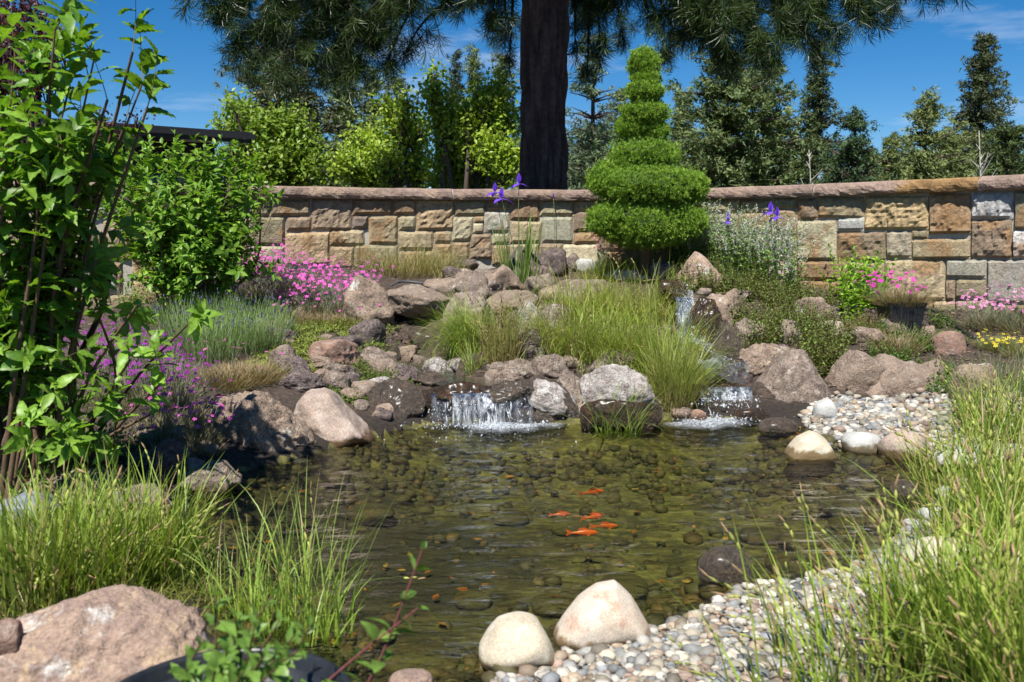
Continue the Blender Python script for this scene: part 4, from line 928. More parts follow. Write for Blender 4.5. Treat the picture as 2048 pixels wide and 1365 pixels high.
# ------------------------------------------------------------------ plants: grasses
def disc(n, c, rx, ry, rs=R):
    a = rs.uniform(0, 6.283, n); r = np.sqrt(rs.random(n)); x = c[0] + rx * r * np.cos(a); y = c[1] + ry * r * np.sin(a)
    return np.stack([x, y, H(x, y) - .01], -1), a
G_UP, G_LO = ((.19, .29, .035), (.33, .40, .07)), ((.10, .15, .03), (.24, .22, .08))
def clump(name, root, n, rx, ry, Lr, w, lean, curl, label, top=G_UP, bot=G_LO, cat='ornamental grass', S=6, heads=0, dry=.08, group=None, bias=None, zoff=0.0, headc=((.30, .34, .10), (.34, .22, .12)), azb=None, Yf=None):
    """a tussock: blades that rise from its foot, lean out and arch over"""
    root = np.asarray(root, float)
    if name == 'tall_grass': w = w * 1.5
    P, a = disc(n, root, rx, ry); P[:, 2] += zoff if Yf is None else 0
    if Yf is not None: P[:, 2] = root[2] + R.uniform(-.01, .01, n)
    az = a + R.normal(0, 1.3, n)
    if azb is not None: az = azb[0] + R.normal(0, azb[1], n)
    L = R.uniform(*Lr, n); L = L * np.where(R.random(n) < .35, R.uniform(.35, .8, n), 1); ln = np.abs(R.normal(lean, lean * .8 + .10, n)); cu = np.abs(R.normal(curl, curl * .6, n)) * (1 + .6 * (R.random(n) < .15))
    c1 = mixc(*top, n); c0 = mixc(*bot, n); d = R.random(n) < dry
    c1[d] = mixc((.42, .34, .16), (.34, .24, .11), int(d.sum())); c0[d] = c1[d] * .8
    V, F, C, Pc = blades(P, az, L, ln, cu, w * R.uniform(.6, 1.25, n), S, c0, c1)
    t = thing(name, (root[0], root[1], root[2]), label, cat, group)
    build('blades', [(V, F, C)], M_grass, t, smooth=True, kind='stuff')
    if heads:
        k = R.choice(n, min(heads, n), replace=False); parts = []
        tip = Pc[k, -1]; dr = unit(Pc[k, -1] - Pc[k, -2]); m_ = len(k)
        sp_ = ico(1); sl = R.uniform(.016, .034, m_); wd = sl * R.uniform(.13, .2, m_)
        for j, (o, s_, cc) in enumerate(((.0, 1.0, headc[1]), (-.9, .75, headc[0]), (-1.9, .7, headc[0]))):
            pos = tip + dr * (sl * o * 1.5)[:, None] + R.normal(0, .003, (m_, 3)) * (j > 0)
            parts.append(inst(sp_, pos, frames(dr + R.normal(0, .15, (m_, 3))), np.stack([sl * s_, wd * (1.2 if j else .8), wd * (1.2 if j else .8)], -1), mixc(cc, cc, m_, j=.25)))
        build('seed_heads', parts, M_fine, t, smooth=True, kind='stuff')
    return t
def gr(px, py, **k): return hit(px, py)
YEL = ((.23, .35, .03), (.40, .46, .06)); BRT = ((.19, .33, .025), (.33, .43, .055)); PAL = ((.27, .31, .10), (.38, .38, .17)); DRB = ((.30, .25, .12), (.20, .15, .07))
clump('sedge_tussock', hit(940, 700), 900, .16, .12, (.38, .72), .006, .32, 1.35, 'arching bright green sedge drooping over the upper stream', BRT, G_LO, dry=.06, azb=(2.6, .95))
clump('sedge_tussock', hit(1005, 722), 480, .14, .10, (.38, .62), .005, .10, .35, 'upright seedy sedge in the middle of the rock mound', G_UP, DRB, dry=.30, heads=60, headc=((.25, .20, .09), (.25, .17, .08)))
for px, py, n, rx, lab in ((1120, 700, 700, .30, 'left end of the big shaggy sedge mound above the lime-crusted rock'), (1205, 720, 850, .34, 'middle of the big shaggy sedge mound above the lime-crusted rock'),
                           (1300, 740, 850, .30, 'dense green sedge at the right end of the shaggy mound'), (1165, 640, 700, .34, 'yellowish sedge at the back left of the shaggy mound'), (1275, 640, 700, .36, 'yellowish sedge at the back right of the shaggy mound')):
    clump('sedge_tussock', hit(px, py), int(n * 1.3), rx, .22, (.35, .78), .0055, .32, 1.2, lab, YEL if py < 700 else BRT, ((.20, .22, .07), (.28, .24, .10)), dry=.10, heads=30, headc=((.30, .26, .10), (.30, .22, .10)))
clump('sedge_tussock', hit(1345, 815), 800, .15, .10, (.35, .85), .0055, .18, .55, 'tall waterside sedge leaning over the splashing fall', BRT, DRB, dry=.10)
clump('sedge_tussock', hit(1380, 790), 420, .10, .08, (.3, .6), .005, .3, .8, 'short sedge between the shaggy mound and the splashing fall', BRT, DRB, dry=.10)
clump('water_iris', atZ(1235, 858, .0), 150, .17, .06, (.22, .50), .009, .28, .45, 'spiky pale green clump growing from the pond below the lime-crusted rock', ((.26, .38, .09), (.34, .42, .14)), ((.16, .24, .05), (.2, .26, .06)), dry=.02)
clump('sedge_tussock', hit(945, 742), 90, .06, .05, (.18, .36), .006, .35, .6, 'small grass tuft between the two whitish pitted rocks', BRT, G_LO)
clump('fescue_clump', hit(800, 548), 900, .55, .22, (.25, .52), .005, .30, .8, 'pale fescue clump in front of the wall left of the small scoria', PAL, DRB, dry=.25, heads=25, headc=((.33, .3, .14), (.3, .22, .12)))
clump('fescue_clump', hit(880, 545), 520, .30, .2, (.22, .50), .005, .28, .8, 'greener fescue clump beside the pale one at the wall foot', ((.22, .28, .08), (.30, .34, .12)), DRB, dry=.15)
clump('fescue_clump', hit(905, 560), 180, .22, .12, (.14, .30), .005, .4, .6, 'thin dry grass left of the scoria lump', PAL, DRB, dry=.35)
clump('fine_grass', hit(1235, 528), 1500, .34, .20, (.15, .32), .004, .55, .9, 'fine bright green grass cushion in front of the tiered conifer', ((.13, .25, .03), (.20, .30, .04)), G_LO, dry=.03)
clump('fine_grass', hit(1325, 520), 700, .24, .16, (.12, .24), .004, .6, .9, 'fine grass cushion left of the peaked rock', ((.16, .22, .035), (.26, .26, .06)), DRB, dry=.12)
clump('fine_grass', hit(1235, 560), 700, .45, .14, (.15, .36), .0045, .6, 1.0, 'trailing yellow-green grass over the long white stone', YEL, DRB, dry=.10)
# near left, near middle, near right
LG = ((.20, .34, .03), (.36, .46, .07)); HD = ((.34, .36, .09), (.36, .24, .13))
for px, py, n, lab in ((60, 1215, 330, 'leftmost clump of tall grass behind the pink boulder'), (170, 1200, 380, 'second clump of tall seedy grass from the left frame edge'), (265, 1170, 380, 'fullest clump of tall seedy grass on the left shore'),
                       (330, 1130, 230, 'rightmost clump of the left grass at the water edge'), (90, 1130, 240, 'tall grass clump just below the blue-grey slab')):
    clump('tall_grass', hit(px, py), int(n * 1.25), .20, .14, (.20, .54), .0055, .12, .45, lab, LG, G_LO, heads=26, headc=HD, dry=.12)
clump('short_grass', hit(120, 1235), 900, .5, .10, (.08, .22), .004, .5, .8, 'short matted grass against the back of the pink boulder', LG, DRB, dry=.15)
clump('short_grass', hit(300, 1180), 500, .25, .12, (.08, .24), .004, .5, .8, 'short matted grass at the left water edge', LG, DRB, dry=.1)
for px, py, n, lab, hh in ((480, 1235, 60, 'sparse tall grass rising left in the near water', 3), (560, 1260, 80, 'sparse tall grass rising behind the black pot', 3), (645, 1275, 80, 'sparse arching grass right of the black pot', 0), (610, 1180, 30, 'thin grass blades in the open water', 2)):
    clump('reed_grass', atZ(px, py, -.03), n, .11, .08, (.25, .62), .0055, .14, .5, lab, ((.24, .36, .08), (.34, .44, .14)), LG, heads=hh, headc=HD, dry=.04, Yf=1)
for px, py, n, L, lab in ((1990, 1330, 420, (.3, .66), 'dense tall grass in the lower right corner'), (1900, 1370, 380, (.3, .6), 'tall grass at the bottom edge left of the corner clump'), (2060, 1180, 420, (.35, .7), 'tall grass at the right frame edge'),
                          (1960, 1140, 330, (.35, .7), 'tall seedy grass right of the large tan boulder'), (2020, 1030, 300, (.35, .7), 'tall seedy grass behind the right shore stones'), (1850, 1280, 100, (.3, .6), 'looser tall grass over the near gravel'),
                          (2080, 1480, 420, (.35, .75), 'nearest tall grass at the right'), (1780, 1420, 60, (.28, .6), 'thin tall grass at the bottom right of the gravel')):
    clump('tall_grass', hit(px, py), int(n * 1.15), .20, .15, L, .0055, .14, .5, lab, LG, G_LO, heads=int(n * .13), headc=HD, dry=.12)
for px, py, n, lab in ((1700, 1400, 34, 'thin grass stems over the middle of the near gravel'), (1560, 1400, 26, 'few leaning grass stems left of the thin ones on the gravel'), (1640, 1310, 20, 'few tall seed stems near the dark round boulder')):
    clump('tall_grass', hit(px, py), n, .16, .12, (.28, .62), .0055, .25, .5, lab, LG, LG, heads=9, headc=HD, azb=(2.7, .6))
clump('tall_grass', hit(1900, 960), 160, .25, .15, (.25, .50), .006, .3, .5, 'grass in front of the flat pale slab', LG, G_LO, heads=22, headc=HD)
clump('tall_grass', hit(2010, 880), 420, .25, .3, (.25, .6), .0055, .22, .5, 'grass rising from the far gravel at the right edge', LG, G_LO, heads=40, headc=HD)
clump('short_grass', hit(1945, 840), 420, .12, .10, (.14, .30), .005, .3, .5, 'small bright tuft beside the far gravel', ((.2, .32, .1), (.28, .38, .12)), G_LO)
clump('rush_clump', hit(1480, 545), 300, .30, .08, (.25, .48), .006, .10, .12, 'blue-green upright iris leaves in front of the white salvia', ((.12, .20, .10), (.17, .26, .13)), ((.10, .17, .07), (.14, .2, .08)), dry=0)

# ------------------------------------------------------------------ plants: leaves on stems
def leaf_tpl(nl=4, wid=.30, fold=.25, droop=.35, vein=0.0):
    """a pointed leaf with a folded midrib, along +X, length 1"""
    t = np.linspace(0, 1, nl + 1); w = wid * np.sin(np.pi * t ** .8) ** .9 * (1 - .25 * t); w[0] = w[-1] = 0
    z = .12 * t - droop * t ** 2; V = [(t[i], 0, z[i]) for i in range(nl + 1)]; L0 = len(V)
    for s in (1, -1): V += [(t[i] + .03, s * w[i], z[i] + fold * w[i] + .012 * math.sin(9 * t[i] * s) + vein * (1 if i % 2 else -1)) for i in range(1, nl)]
    F3, F4 = [], []
    for k, s in enumerate((1, -1)):
        b = L0 + k * (nl - 1) - 1
        F3.append((0, b + 1, 1)[::s]); F3.append((nl - 1, b + nl - 1, nl)[::s])
        for i in range(1, nl - 1): F4.append((i, b + i, b + i + 1, i + 1)[::s])
    return (np.array(V, float), [np.array(F3)] + ([np.array(F4)] if F4 else []))
def leafy(n, roots, L, lean, curl, az, nodes, lsz, tpls, colr, stemc=((.12, .07, .03), (.10, .13, .04)), srad=.002, S=8, t0=.15, droop=.0, spread=.6, taper=.5, whorl=2, topup=True, wob=.0, sides=3):
    """stems with leaves in crossed pairs; returns the stem part and leaf placements"""
    P = arc(n, az, L, lean, curl, S) + roots[:, None]
    if wob: P = P + (fbm(P * 9, 2, 5) * wob)[..., None] * np.array([1, .7, .2]) * np.linspace(0, 1, S + 1)[None, :, None]
    rad = srad * np.linspace(1, .35, S + 1)[None] * np.ones((n, 1)); V, F = tubes(P, rad, sides)
    C = np.repeat(mixc(*stemc, n), (S + 1) * sides, 0)
    ts = np.linspace(t0, 1, nodes); k = ts * S; i = np.clip(k.astype(int), 0, S - 1); f = (k - i)[None, :, None]
    Q = P[:, i] * (1 - f) + P[:, i + 1] * f; D = unit(P[:, i + 1] - P[:, i])
    pos, dr, sz, up, sid = [], [], [], [], []
    for w_ in range(whorl):
        a0 = R.uniform(0, 6.28, (n, 1)) + np.arange(nodes)[None] * math.pi / 2 + w_ * 2 * math.pi / whorl + R.normal(0, .25, (n, nodes))
        ref = np.where(np.abs(D[..., 2:3]) < .9, np.array([0, 0, 1.]), np.array([1., 0, 0])); A = unit(np.cross(D, ref)); B = np.cross(D, A)
        out = np.cos(a0)[..., None] * A + np.sin(a0)[..., None] * B
        d = unit(out + D * (spread + (np.linspace(0, 1, nodes) ** 3 * 1.2 if topup else 0 * np.arange(nodes)))[None, :, None] + np.array([0, 0, -droop]) + R.normal(0, .12, out.shape))
        s = lsz * (1 - (1 - taper) * np.linspace(0, 1, nodes)[None] ** 2) * R.uniform(.7, 1.15, (n, nodes))
        pos.append(Q.reshape(-1, 3)); dr.append(d.reshape(-1, 3)); sz.append(s.ravel()); up.append((D + np.array([0, 0, .5])).reshape(-1, 3))
    pos, dr, sz, up = map(np.concatenate, (pos, dr, sz, up)); m_ = len(pos)
    return (V, F, C), pos, dr, sz, up, mixc(*colr, m_, j=.28)
def leaf_parts(tpls, pos, dr, sz, up, cc):
    Rm = frames(dr, up, roll=R.normal(0, .3, len(pos))); out = []
    g = R.integers(0, len(tpls), len(pos))
    for k, t in enumerate(tpls):
        s = g == k
        if s.any(): out.append(inst(t, pos[s], Rm[s], sz[s], cc[s]))
    return out
def leaf_objs(parent, tpls, pos, dr, sz, up, cc, keep=300, name='leaf', mat=None, shades=4):
    """the leaves that show largest as objects of their own that share mesh data, the rest as one part"""
    d = np.linalg.norm(pos - np.array([0, 0, CAMZ]), axis=1); px = 1024 + FPX * pos[:, 0] / pos[:, 1]; py = 466 + FPX * (CAMZ - pos[:, 2]) / pos[:, 1]
    view = np.linalg.norm(np.stack([pos[:, 0], pos[:, 1]], -1), axis=1)
    score = sz / d - 1.0 * ((px < -10) | (px > 2058) | (py < -10) | (py > 1375)); o = np.argsort(-score); k = o[:keep]; rest = o[keep:]
    Rm = frames(dr, up, roll=R.normal(0, .3, len(pos)))
    lv = np.argsort(cc[:, 1]); mes = []
    for t in tpls:
        for q in range(shades):
            c = cc[lv[int((q + .5) / shades * len(lv))]]; mes.append(mesh_data(name, [(t[0], t[1], c * (t[2][:, None] if len(t) > 2 else 1))], mat or M_leaf, True))
    rank = np.zeros(len(pos), int); rank[lv] = (np.arange(len(lv)) * shades) // len(lv)
    for i in k:
        M = np.eye(4); M[:3, :3] = Rm[i] * sz[i]; M[:3, 3] = pos[i]
        place_mesh(name, mes[int(R.integers(len(tpls))) * shades + rank[i]], M, parent)
    if len(rest):
        out = []; g = R.integers(0, len(tpls), len(rest))
        for q, t in enumerate(tpls):
            s = rest[g == q]
            if len(s): out.append(inst(t, pos[s], Rm[s], sz[s], cc[s]))
        build('foliage', out, mat or M_leaf, parent, smooth=True, kind='stuff')
BIG = [leaf_tpl(10, .24, .30, .34, .02), leaf_tpl(10, .27, .2, .6, .02), leaf_tpl(10, .22, .5, .15, .02)]
MID = [leaf_tpl(4, .27, .3, .3), leaf_tpl(4, .3, .2, .6), leaf_tpl(4, .24, .4, .1)]
SML = [leaf_tpl(2, .28, .3, .3), leaf_tpl(2, .32, .2, .1)]
for t_ in (BIG, MID):
    for i_, q_ in enumerate(t_):
        b_ = 1 + .0 * q_[0][:, 0]; b_[:len([v for v in q_[0] if abs(v[1]) < 1e-6])] = 1.25; t_[i_] = (q_[0], q_[1], b_)

def shrub(name, base, label, limbs, leafsize, colr, keep, tpls, extra=(), stemc=((.09, .055, .035), (.15, .10, .06)), twig_n=6, twigL=(.25, .5), nodes=6, up=.5, cat='shrub'):
    """woody limbs from the foot, side twigs, leaves in pairs near the twig ends"""
    t = thing(name, base, label, cat); tips = []; wood = []
    for (tx, ty, tz, dens) in limbs:
        a = np.array(base) + np.array([R.normal(0, .10), R.normal(0, .08), -.03]); b = np.array([tx, ty, tz])
        mid = (a + b) / 2 + R.normal(0, .06, 3) + np.array([0, 0, .12]) * np.linalg.norm(b - a); C = spline([a, mid * .5 + a * .5 + R.normal(0, .02, 3), mid, b], 16)
        V, F = tube(C, np.linspace(.016, .005, 16) * R.uniform(.7, 1.2), 6, False); wood.append((V, F, mixc(*stemc, 1)[0]))
        m_ = int(twig_n * dens); s = R.uniform(.35, 1.0, m_); s[:1] = 1; idx = (s * 15).astype(int); tips += [(C[i], unit(C[min(i + 1, 15)] - C[max(i - 1, 0)])) for i in idx]
    root = np.array([q[0] for q in tips]); dd = np.array([q[1] for q in tips]); n = len(root)
    dd = unit(dd * .5 + R.normal(0, .55, (n, 3)) + np.array([0, 0, up])); az = np.arctan2(dd[:, 1], dd[:, 0]); ln = np.arccos(np.clip(dd[:, 2], -1, 1))
    st, pos, dr, sz, upv, cc = leafy(n, root, R.uniform(*twigL, n), ln, R.normal(-.25, .25, n), az, nodes, leafsize, tpls, colr, stemc=((.13, .14, .05), (.12, .08, .04)), srad=.003, S=6, t0=.3, droop=.25, spread=.5, taper=.75)
    wood.append(st); build('stems', wood, M_twig, t, smooth=True)
    leaf_objs(t, tpls, pos, dr, sz, upv, cc, keep)
    for pts, rad, c, nm, lb in extra:
        V, F = tube(spline(pts, 14), np.linspace(rad, rad * .6, 14), 7); o = build(nm, [(V, F, c)], M_twig, t, smooth=True)
        if lb: o['label'] = lb
    return t
def L(px, py, Y, d=1.0):
    q = atY(px, py, Y); return (q[0], q[1], q[2], d)
GRN = ((.085, .185, .02), (.17, .29, .035))
b0 = hit(40, 1075); b0 = np.array([atY(35, 1000, 4.4)[0], 4.4, float(H(atY(35, 1000, 4.4)[0], 4.4))])
limbs = [L(x, y, Y, d) for x, y, Y, d in ((110, 60, 4.0, .8), (190, 110, 4.2, .8), (265, 105, 4.1, .3), (30, 120, 4.3, 1), (-40, 60, 4.5, 1), (140, 170, 4.4, 1.1), (60, 200, 4.1, 1.2), (215, 200, 4.0, 1.2), (285, 165, 4.2, .4), (295, 215, 4.1, .4),
          (250, 250, 4.3, 1), (120, 270, 4.0, 1.2), (20, 280, 4.2, 1.2), (-30, 220, 4.0, 1), (180, 300, 4.2, 1.2), (80, 350, 4.1, 1.2), (220, 350, 4.4, .7), (10, 400, 4.0, 1), (140, 390, 4.3, .6), (-60, 350, 4.3, 1), (50, 130, 4.6, .9), (160, 240, 4.7, .9), (-20, 450, 4.2, .7), (20, 500, 4.3, .3))]
ex = [([b0 + [0, .02, -.03], atY(8, 800, 4.42), atY(30, 640, 4.4), atY(45, 520, 4.4)], .028, (.07, .05, .03), 'main_stem', 'thick dark trunk stem'), ([b0 + [.02, 0, -.03], atY(-15, 800, 4.4), atY(-5, 500, 4.4)], .035, (.05, .038, .03), 'main_stem', None)]
shrub('broadleaf_shrub', b0, 'tall broad-leaved green shrub filling the upper left corner', limbs, .125, GRN, 300, BIG, ex, twig_n=12, twigL=(.12, .34), nodes=5)
# lower leafy shoots in front of the same bed
b1 = np.array([*atY(150, 900, 4.9)[:2], 0]); b1[2] = H(b1[0], b1[1])
limbs = [L(x, y, Y, d) for x, y, Y, d in ((200, 640, 4.3, .6), (275, 610, 4.2, .6), (385, 640, 4.2, .35), (60, 680, 4.3, .7), (150, 720, 4.3, .8), (260, 720, 4.1, .8), (330, 760, 4.2, .5), (100, 790, 4.2, .9), (190, 830, 4.2, .8), (40, 860, 4.1, .8), (130, 900, 4.1, .8), (230, 880, 4.2, .5), (20, 760, 4.4, .7), (300, 830, 4.3, .3))]
ex = [([atY(150, 880, 4.8), atY(150, 700, 4.7), atY(158, 560, 4.7), atY(168, 380, 4.6)], .010, (.10, .045, .03), 'bare_stem', 'bare reddish stem'), ([atY(150, 700, 4.7), atY(163, 560, 4.66), atY(170, 480, 4.6), atY(173, 365, 4.6)], .006, (.26, .03, .03), 'bare_stem', 'bright red young stem'),
      ([atY(155, 720, 4.7), atY(195, 640, 4.68), atY(212, 590, 4.65), atY(222, 548, 4.6)], .017, (.06, .035, .02), 'cut_stem', 'thick cut stem with a pale sawn end'), ([atY(50, 760, 4.8), atY(70, 640, 4.8), atY(90, 565, 4.75)], .011, (.05, .04, .035), 'cut_stem', None), ([atY(20, 700, 4.6), atY(34, 560, 4.6), atY(36, 520, 4.6)], .014, (.05, .04, .02), 'cut_stem', None)]
shrub('leafy_suckers', b1, 'lower bright leafy shoots and bare red stems below the tall shrub', limbs, .11, ((.12, .24, .025), (.22, .35, .05)), 200, BIG, ex, twig_n=5, twigL=(.10, .28), nodes=5)
b2 = hit(390, 640); limbs = [L(x, y, Y, d) for x, y, Y, d in ((245, 335, 8.6, 1), (300, 330, 8.4, 1), (350, 325, 8.5, 1), (400, 335, 8.4, 1), (450, 340, 8.5, 1), (490, 350, 8.6, .9), (270, 340, 8.2, 1), (330, 340, 8.2, 1.2), (390, 340, 8.2, 1.2), (450, 350, 8.3, 1.2), (505, 360, 8.5, 1),
          (290, 400, 8.0, 1), (350, 400, 8.0, 1.1), (410, 410, 8.0, 1.1), (470, 410, 8.2, 1.1), (515, 420, 8.4, .8), (320, 470, 8.0, .9), (380, 480, 8.0, .9), (440, 480, 8.0, .9), (490, 480, 8.1, .9), (350, 540, 8.0, .6), (420, 540, 8.0, .7), (470, 520, 8.1, .6), (300, 520, 8.2, .4), (215, 340, 8.7, .8), (230, 390, 8.4, .7), (520, 390, 8.4, .8), (225, 440, 8.1, .8), (250, 500, 8.0, .7), (205, 400, 8.3, .7))]
ex = [([b2, atY(345, 560, 8.2), atY(300, 480, 8.3), atY(275, 420, 8.3), atY(225, 380, 8.3)], .022, (.08, .06, .05), 'main_stem', None), ([b2, atY(420, 560, 8.2), atY(415, 470, 8.2), atY(400, 380, 8.2)], .02, (.06, .045, .04), 'main_stem', None)]
for x_, y_ in ((470, 330), (500, 345), (525, 410), (455, 370), (400, 360), (300, 370), (545, 405)):
    ex.append(([atY(x_ - 20, y_ + 70, 8.2), atY(x_ - 5, y_ + 35, 8.15), atY(x_ + 3, y_, 8.1)], .005, (.20, .14, .10), 'dead_twig', None))
shrub('viburnum_shrub', b2, 'dense finer-leaved green shrub against the wall with an iris in front', limbs, .095, ((.09, .20, .02), (.20, .32, .045)), 300, MID, ex, twig_n=26, twigL=(.15, .36), nodes=6)

def herb(name, label, spots, n, Lr, lsz, tpls, colr, nodes=7, lean=.15, curl=.2, cat='plant', stemc=((.12, .05, .04), (.10, .09, .03)), spread=.6, rr=.12, obj=0, mat=None, **kw):
    """a patch of leafy stems rooted where the photograph shows it"""
    roots = np.concatenate([disc(n, hit(px, py), rr, rr)[0] for px, py in spots]); m_ = len(roots)
    t = thing(name, tuple(roots.mean(0)), label, cat, kw.pop('group', None))
    st, pos, dr, sz, up, cc = leafy(m_, roots, R.uniform(*Lr, m_), np.abs(R.normal(lean, .1, m_)), R.normal(curl, .15, m_), R.uniform(0, 6.28, m_), nodes, lsz, tpls, colr, stemc=stemc, spread=spread, **kw)
    build('stems', [st], M_twig, t, smooth=True, kind='stuff')
    if obj: leaf_objs(t, tpls, pos, dr, sz, up, cc, obj, mat=mat)
    else: build('foliage', leaf_parts(tpls, pos, dr, sz, up, cc), mat or M_fine, t, smooth=True, kind='stuff')
    return t
MINT = ((.05, .085, .018), (.085, .15, .025))
for lab, sp_ in (('dark-leaved mint at the top right of the cascade', [(1500, 600), (1470, 560), (1540, 590)]), ('dark-leaved mint in front of the blue-green iris leaves', [(1420, 520), (1460, 540), (1390, 520)]),
                 ('dark-leaved mint beside the humped wet rock', [(1510, 660), (1560, 680), (1500, 700)]), ('dark-leaved mint between the wall and the pink rock', [(1590, 560), (1640, 570), (1560, 620)]),
                 ('dark-leaved mint just above the upright tan block', [(1620, 680), (1660, 690), (1590, 660)]), ('dark-leaved mint hanging between the lumpy boulder and tan block', [(1640, 720), (1650, 735)]),
                 ('dark-leaved mint on the wet stones of the cascade head', [(1375, 585), (1400, 572), (1440, 590)])):
    herb('mint_patch', lab, sp_, 100, (.16, .36), .036, SML, (((.075, .06, .022), (.19, .30, .05))), rr=.2, nodes=8, cat='mint', S=5)
for lab, sp_ in (('low green mint in front of the black square pot', [(1780, 680), (1830, 690), (1740, 670)]), ('low green mint on the mulch above the long boulder', [(1760, 720), (1810, 730), (1850, 700)]), ('low green leaves right of the black square pot', [(1880, 650), (1900, 690)]), ('small green sprig hanging between the long boulder and the pinkish one', [(1880, 760), (1890, 790)])):
    herb('mint_patch', lab, sp_, 38, (.08, .20), .034, SML, (((.06, .13, .02), (.12, .22, .035))), rr=.14, nodes=6, cat='mint')
herb('bright_perennial', 'bright yellow-green leafy perennial in front of the wall left of the pink pot', [(1690, 600), (1720, 610), (1750, 620), (1705, 640)], 16, (.35, .62), .085, MID, ((.16, .30, .03), (.26, .40, .05)), nodes=9, lean=.12, rr=.12, obj=200, stemc=((.15, .22, .05), (.2, .26, .06)), t0=.1)
for lab, sp_, c_ in (('creeping groundcover above the red-brown slab', [(600, 670), (640, 660), (680, 655), (740, 660), (620, 690), (570, 660), (710, 675)], ((.14, .20, .03), (.26, .30, .06))), ('creeping groundcover left of the red-brown slab', [(590, 700), (600, 725), (565, 690), (560, 720), (600, 745), (540, 735)], ((.16, .22, .03), (.28, .30, .07))),
                     ('creeping groundcover spilling down right of the small lava rock', [(700, 760), (730, 745), (760, 745), (800, 745), (705, 795), (680, 745), (740, 765), (720, 720), (790, 760)], ((.08, .13, .025), (.16, .20, .045))), ('creeping groundcover beside the speckled wet rock', [(745, 690), (770, 675)], ((.10, .15, .03), (.18, .22, .05))),
                     ('reddish creeping groundcover under the bright perennial', [(1640, 655), (1680, 680), (1720, 670)], ((.16, .18, .06), (.26, .20, .11)))):
    herb('groundcover', lab, sp_, 150, (.04, .14), .030, SML, c_, nodes=5, lean=.8, curl=.5, rr=.16, cat='groundcover', srad=.0012, S=4)
herb('leafy_weeds', 'small leafy weeds in the dark soil under the left shrubs', [(60, 930), (120, 900), (180, 920), (90, 980), (30, 960), (170, 980), (230, 930), (40, 1010)], 26, (.10, .32), .045, MID, ((.07, .15, .02), (.15, .25, .04)), nodes=6, rr=.2, lean=.3, cat='weeds')
herb('leafy_weeds', 'small green weeds at the foot of the wall behind the lavender', [(330, 600), (300, 640), (360, 590), (270, 600)], 22, (.12, .40), .05, MID, ((.09, .18, .02), (.18, .28, .04)), nodes=6, rr=.2, lean=.2, cat='weeds')

# ------------------------------------------------------------------ plants: flowers
PET = []
for k_ in range(5):
    a_ = k_ * 2 * math.pi / 5; c_, s_ = math.cos(a_), math.sin(a_)
    q_ = np.array([(0, 0, 0), (.6, -.34, .10), (1, -.22, .05), (1, .22, .05), (.6, .34, .10)]); PET.append(np.stack([q_[:, 0] * c_ - q_[:, 1] * s_, q_[:, 0] * s_ + q_[:, 1] * c_, q_[:, 2]], -1))
FLW = (np.concatenate(PET), np.array([[k_ * 5 + i for i in range(5)] for k_ in range(5)]), np.tile(np.array([.55, 1, 1.1, 1.1, 1]), 5))
def pinks(label, spots, nf, fol=((.14, .19, .12), (.22, .27, .17)), fc=((.62, .07, .42), (.75, .16, .55)), rr=.16, dryb=.2, Lf=(.10, .22), Ls=(.18, .32), n=420, fs=.014, base=None, w=.0032, cat='dianthus'):
    """a cushion of narrow grey leaves under thin stems with five-petalled flowers"""
    rt = [np.asarray(base, float)] if base is not None else [hit(px, py) for px, py in spots]; parts, fl_, st_ = [], [], []
    for c in rt:
        P, a = disc(n, c, rr, rr * .8)
        if base is not None: P[:, 2] = c[2]
        c1 = mixc(*fol, n); c0 = mixc((.16, .12, .06), (.26, .20, .11), n); d = R.random(n) < dryb; c1[d] = mixc((.36, .27, .14), (.28, .19, .09), int(d.sum()))
        az = a + R.normal(0, .6, n); rl = np.hypot(P[:, 0] - c[0], P[:, 1] - c[1]) / rr
        V, F, C, _ = blades(P, az, R.uniform(*Lf, n), .15 + .75 * rl, R.normal(.35, .2, n), w * R.uniform(.7, 1.3, n), 3, c0, c1); parts.append((V, F, C))
        m_ = nf // len(rt); P, a = disc(m_, c, rr * 1.0, rr * .8)
        if base is not None: P[:, 2] = c[2]
        az = a + R.normal(0, .5, m_); rl = np.hypot(P[:, 0] - c[0], P[:, 1] - c[1]) / rr
        ax = arc(m_, az, R.uniform(*Ls, m_), .08 + .45 * rl, R.normal(.2, .2, m_), 5) + P[:, None]
        V, F = tubes(ax, np.full((m_, 6), .0011), 3); st_.append((V, F, (.16, .20, .12)))
        up = unit(ax[:, -1] - ax[:, -2]) + R.normal(0, .25, (m_, 3)) + np.array([0, -.35, .2]); Rm = frames(np.cross(up, R.normal(size=(m_, 3))), up)
        fl_.append(inst(FLW, ax[:, -1], Rm, fs * R.uniform(.75, 1.2, m_), mixc(*fc, m_)))
    t = thing('dianthus_cushion', tuple(np.mean(rt, 0)), label, cat)
    build('foliage', parts, M_fine, t, kind='stuff'); build('flower_stems', st_, M_fine, t, kind='stuff'); build('flowers', fl_, M_petal, t, kind='stuff')
    return t
pinks('large bright pink dianthus cushion in front of the wall left of the rough reddish rock', [(500, 590), (545, 575), (590, 580), (640, 600), (680, 620), (560, 610), (620, 625), (530, 555), (700, 600)], 900, rr=.22, n=420, fs=.018, Ls=(.22, .44))
pinks('brown dead-leaved skirt of the large pink dianthus above the groundcover', [(580, 640), (640, 650), (700, 650)], 24, rr=.2, dryb=.85, n=420, Lf=(.08, .18))
pinks('purple dianthus with petals darkened for the shade of the leafy shoots', [(215, 760), (270, 790), (320, 770), (250, 730), (300, 820), (350, 800), (200, 710), (240, 800), (290, 750)], 620, fc=((.20, .015, .26), (.42, .035, .42)), rr=.2, n=380)  # petal colour darkened to stand in for the shade here
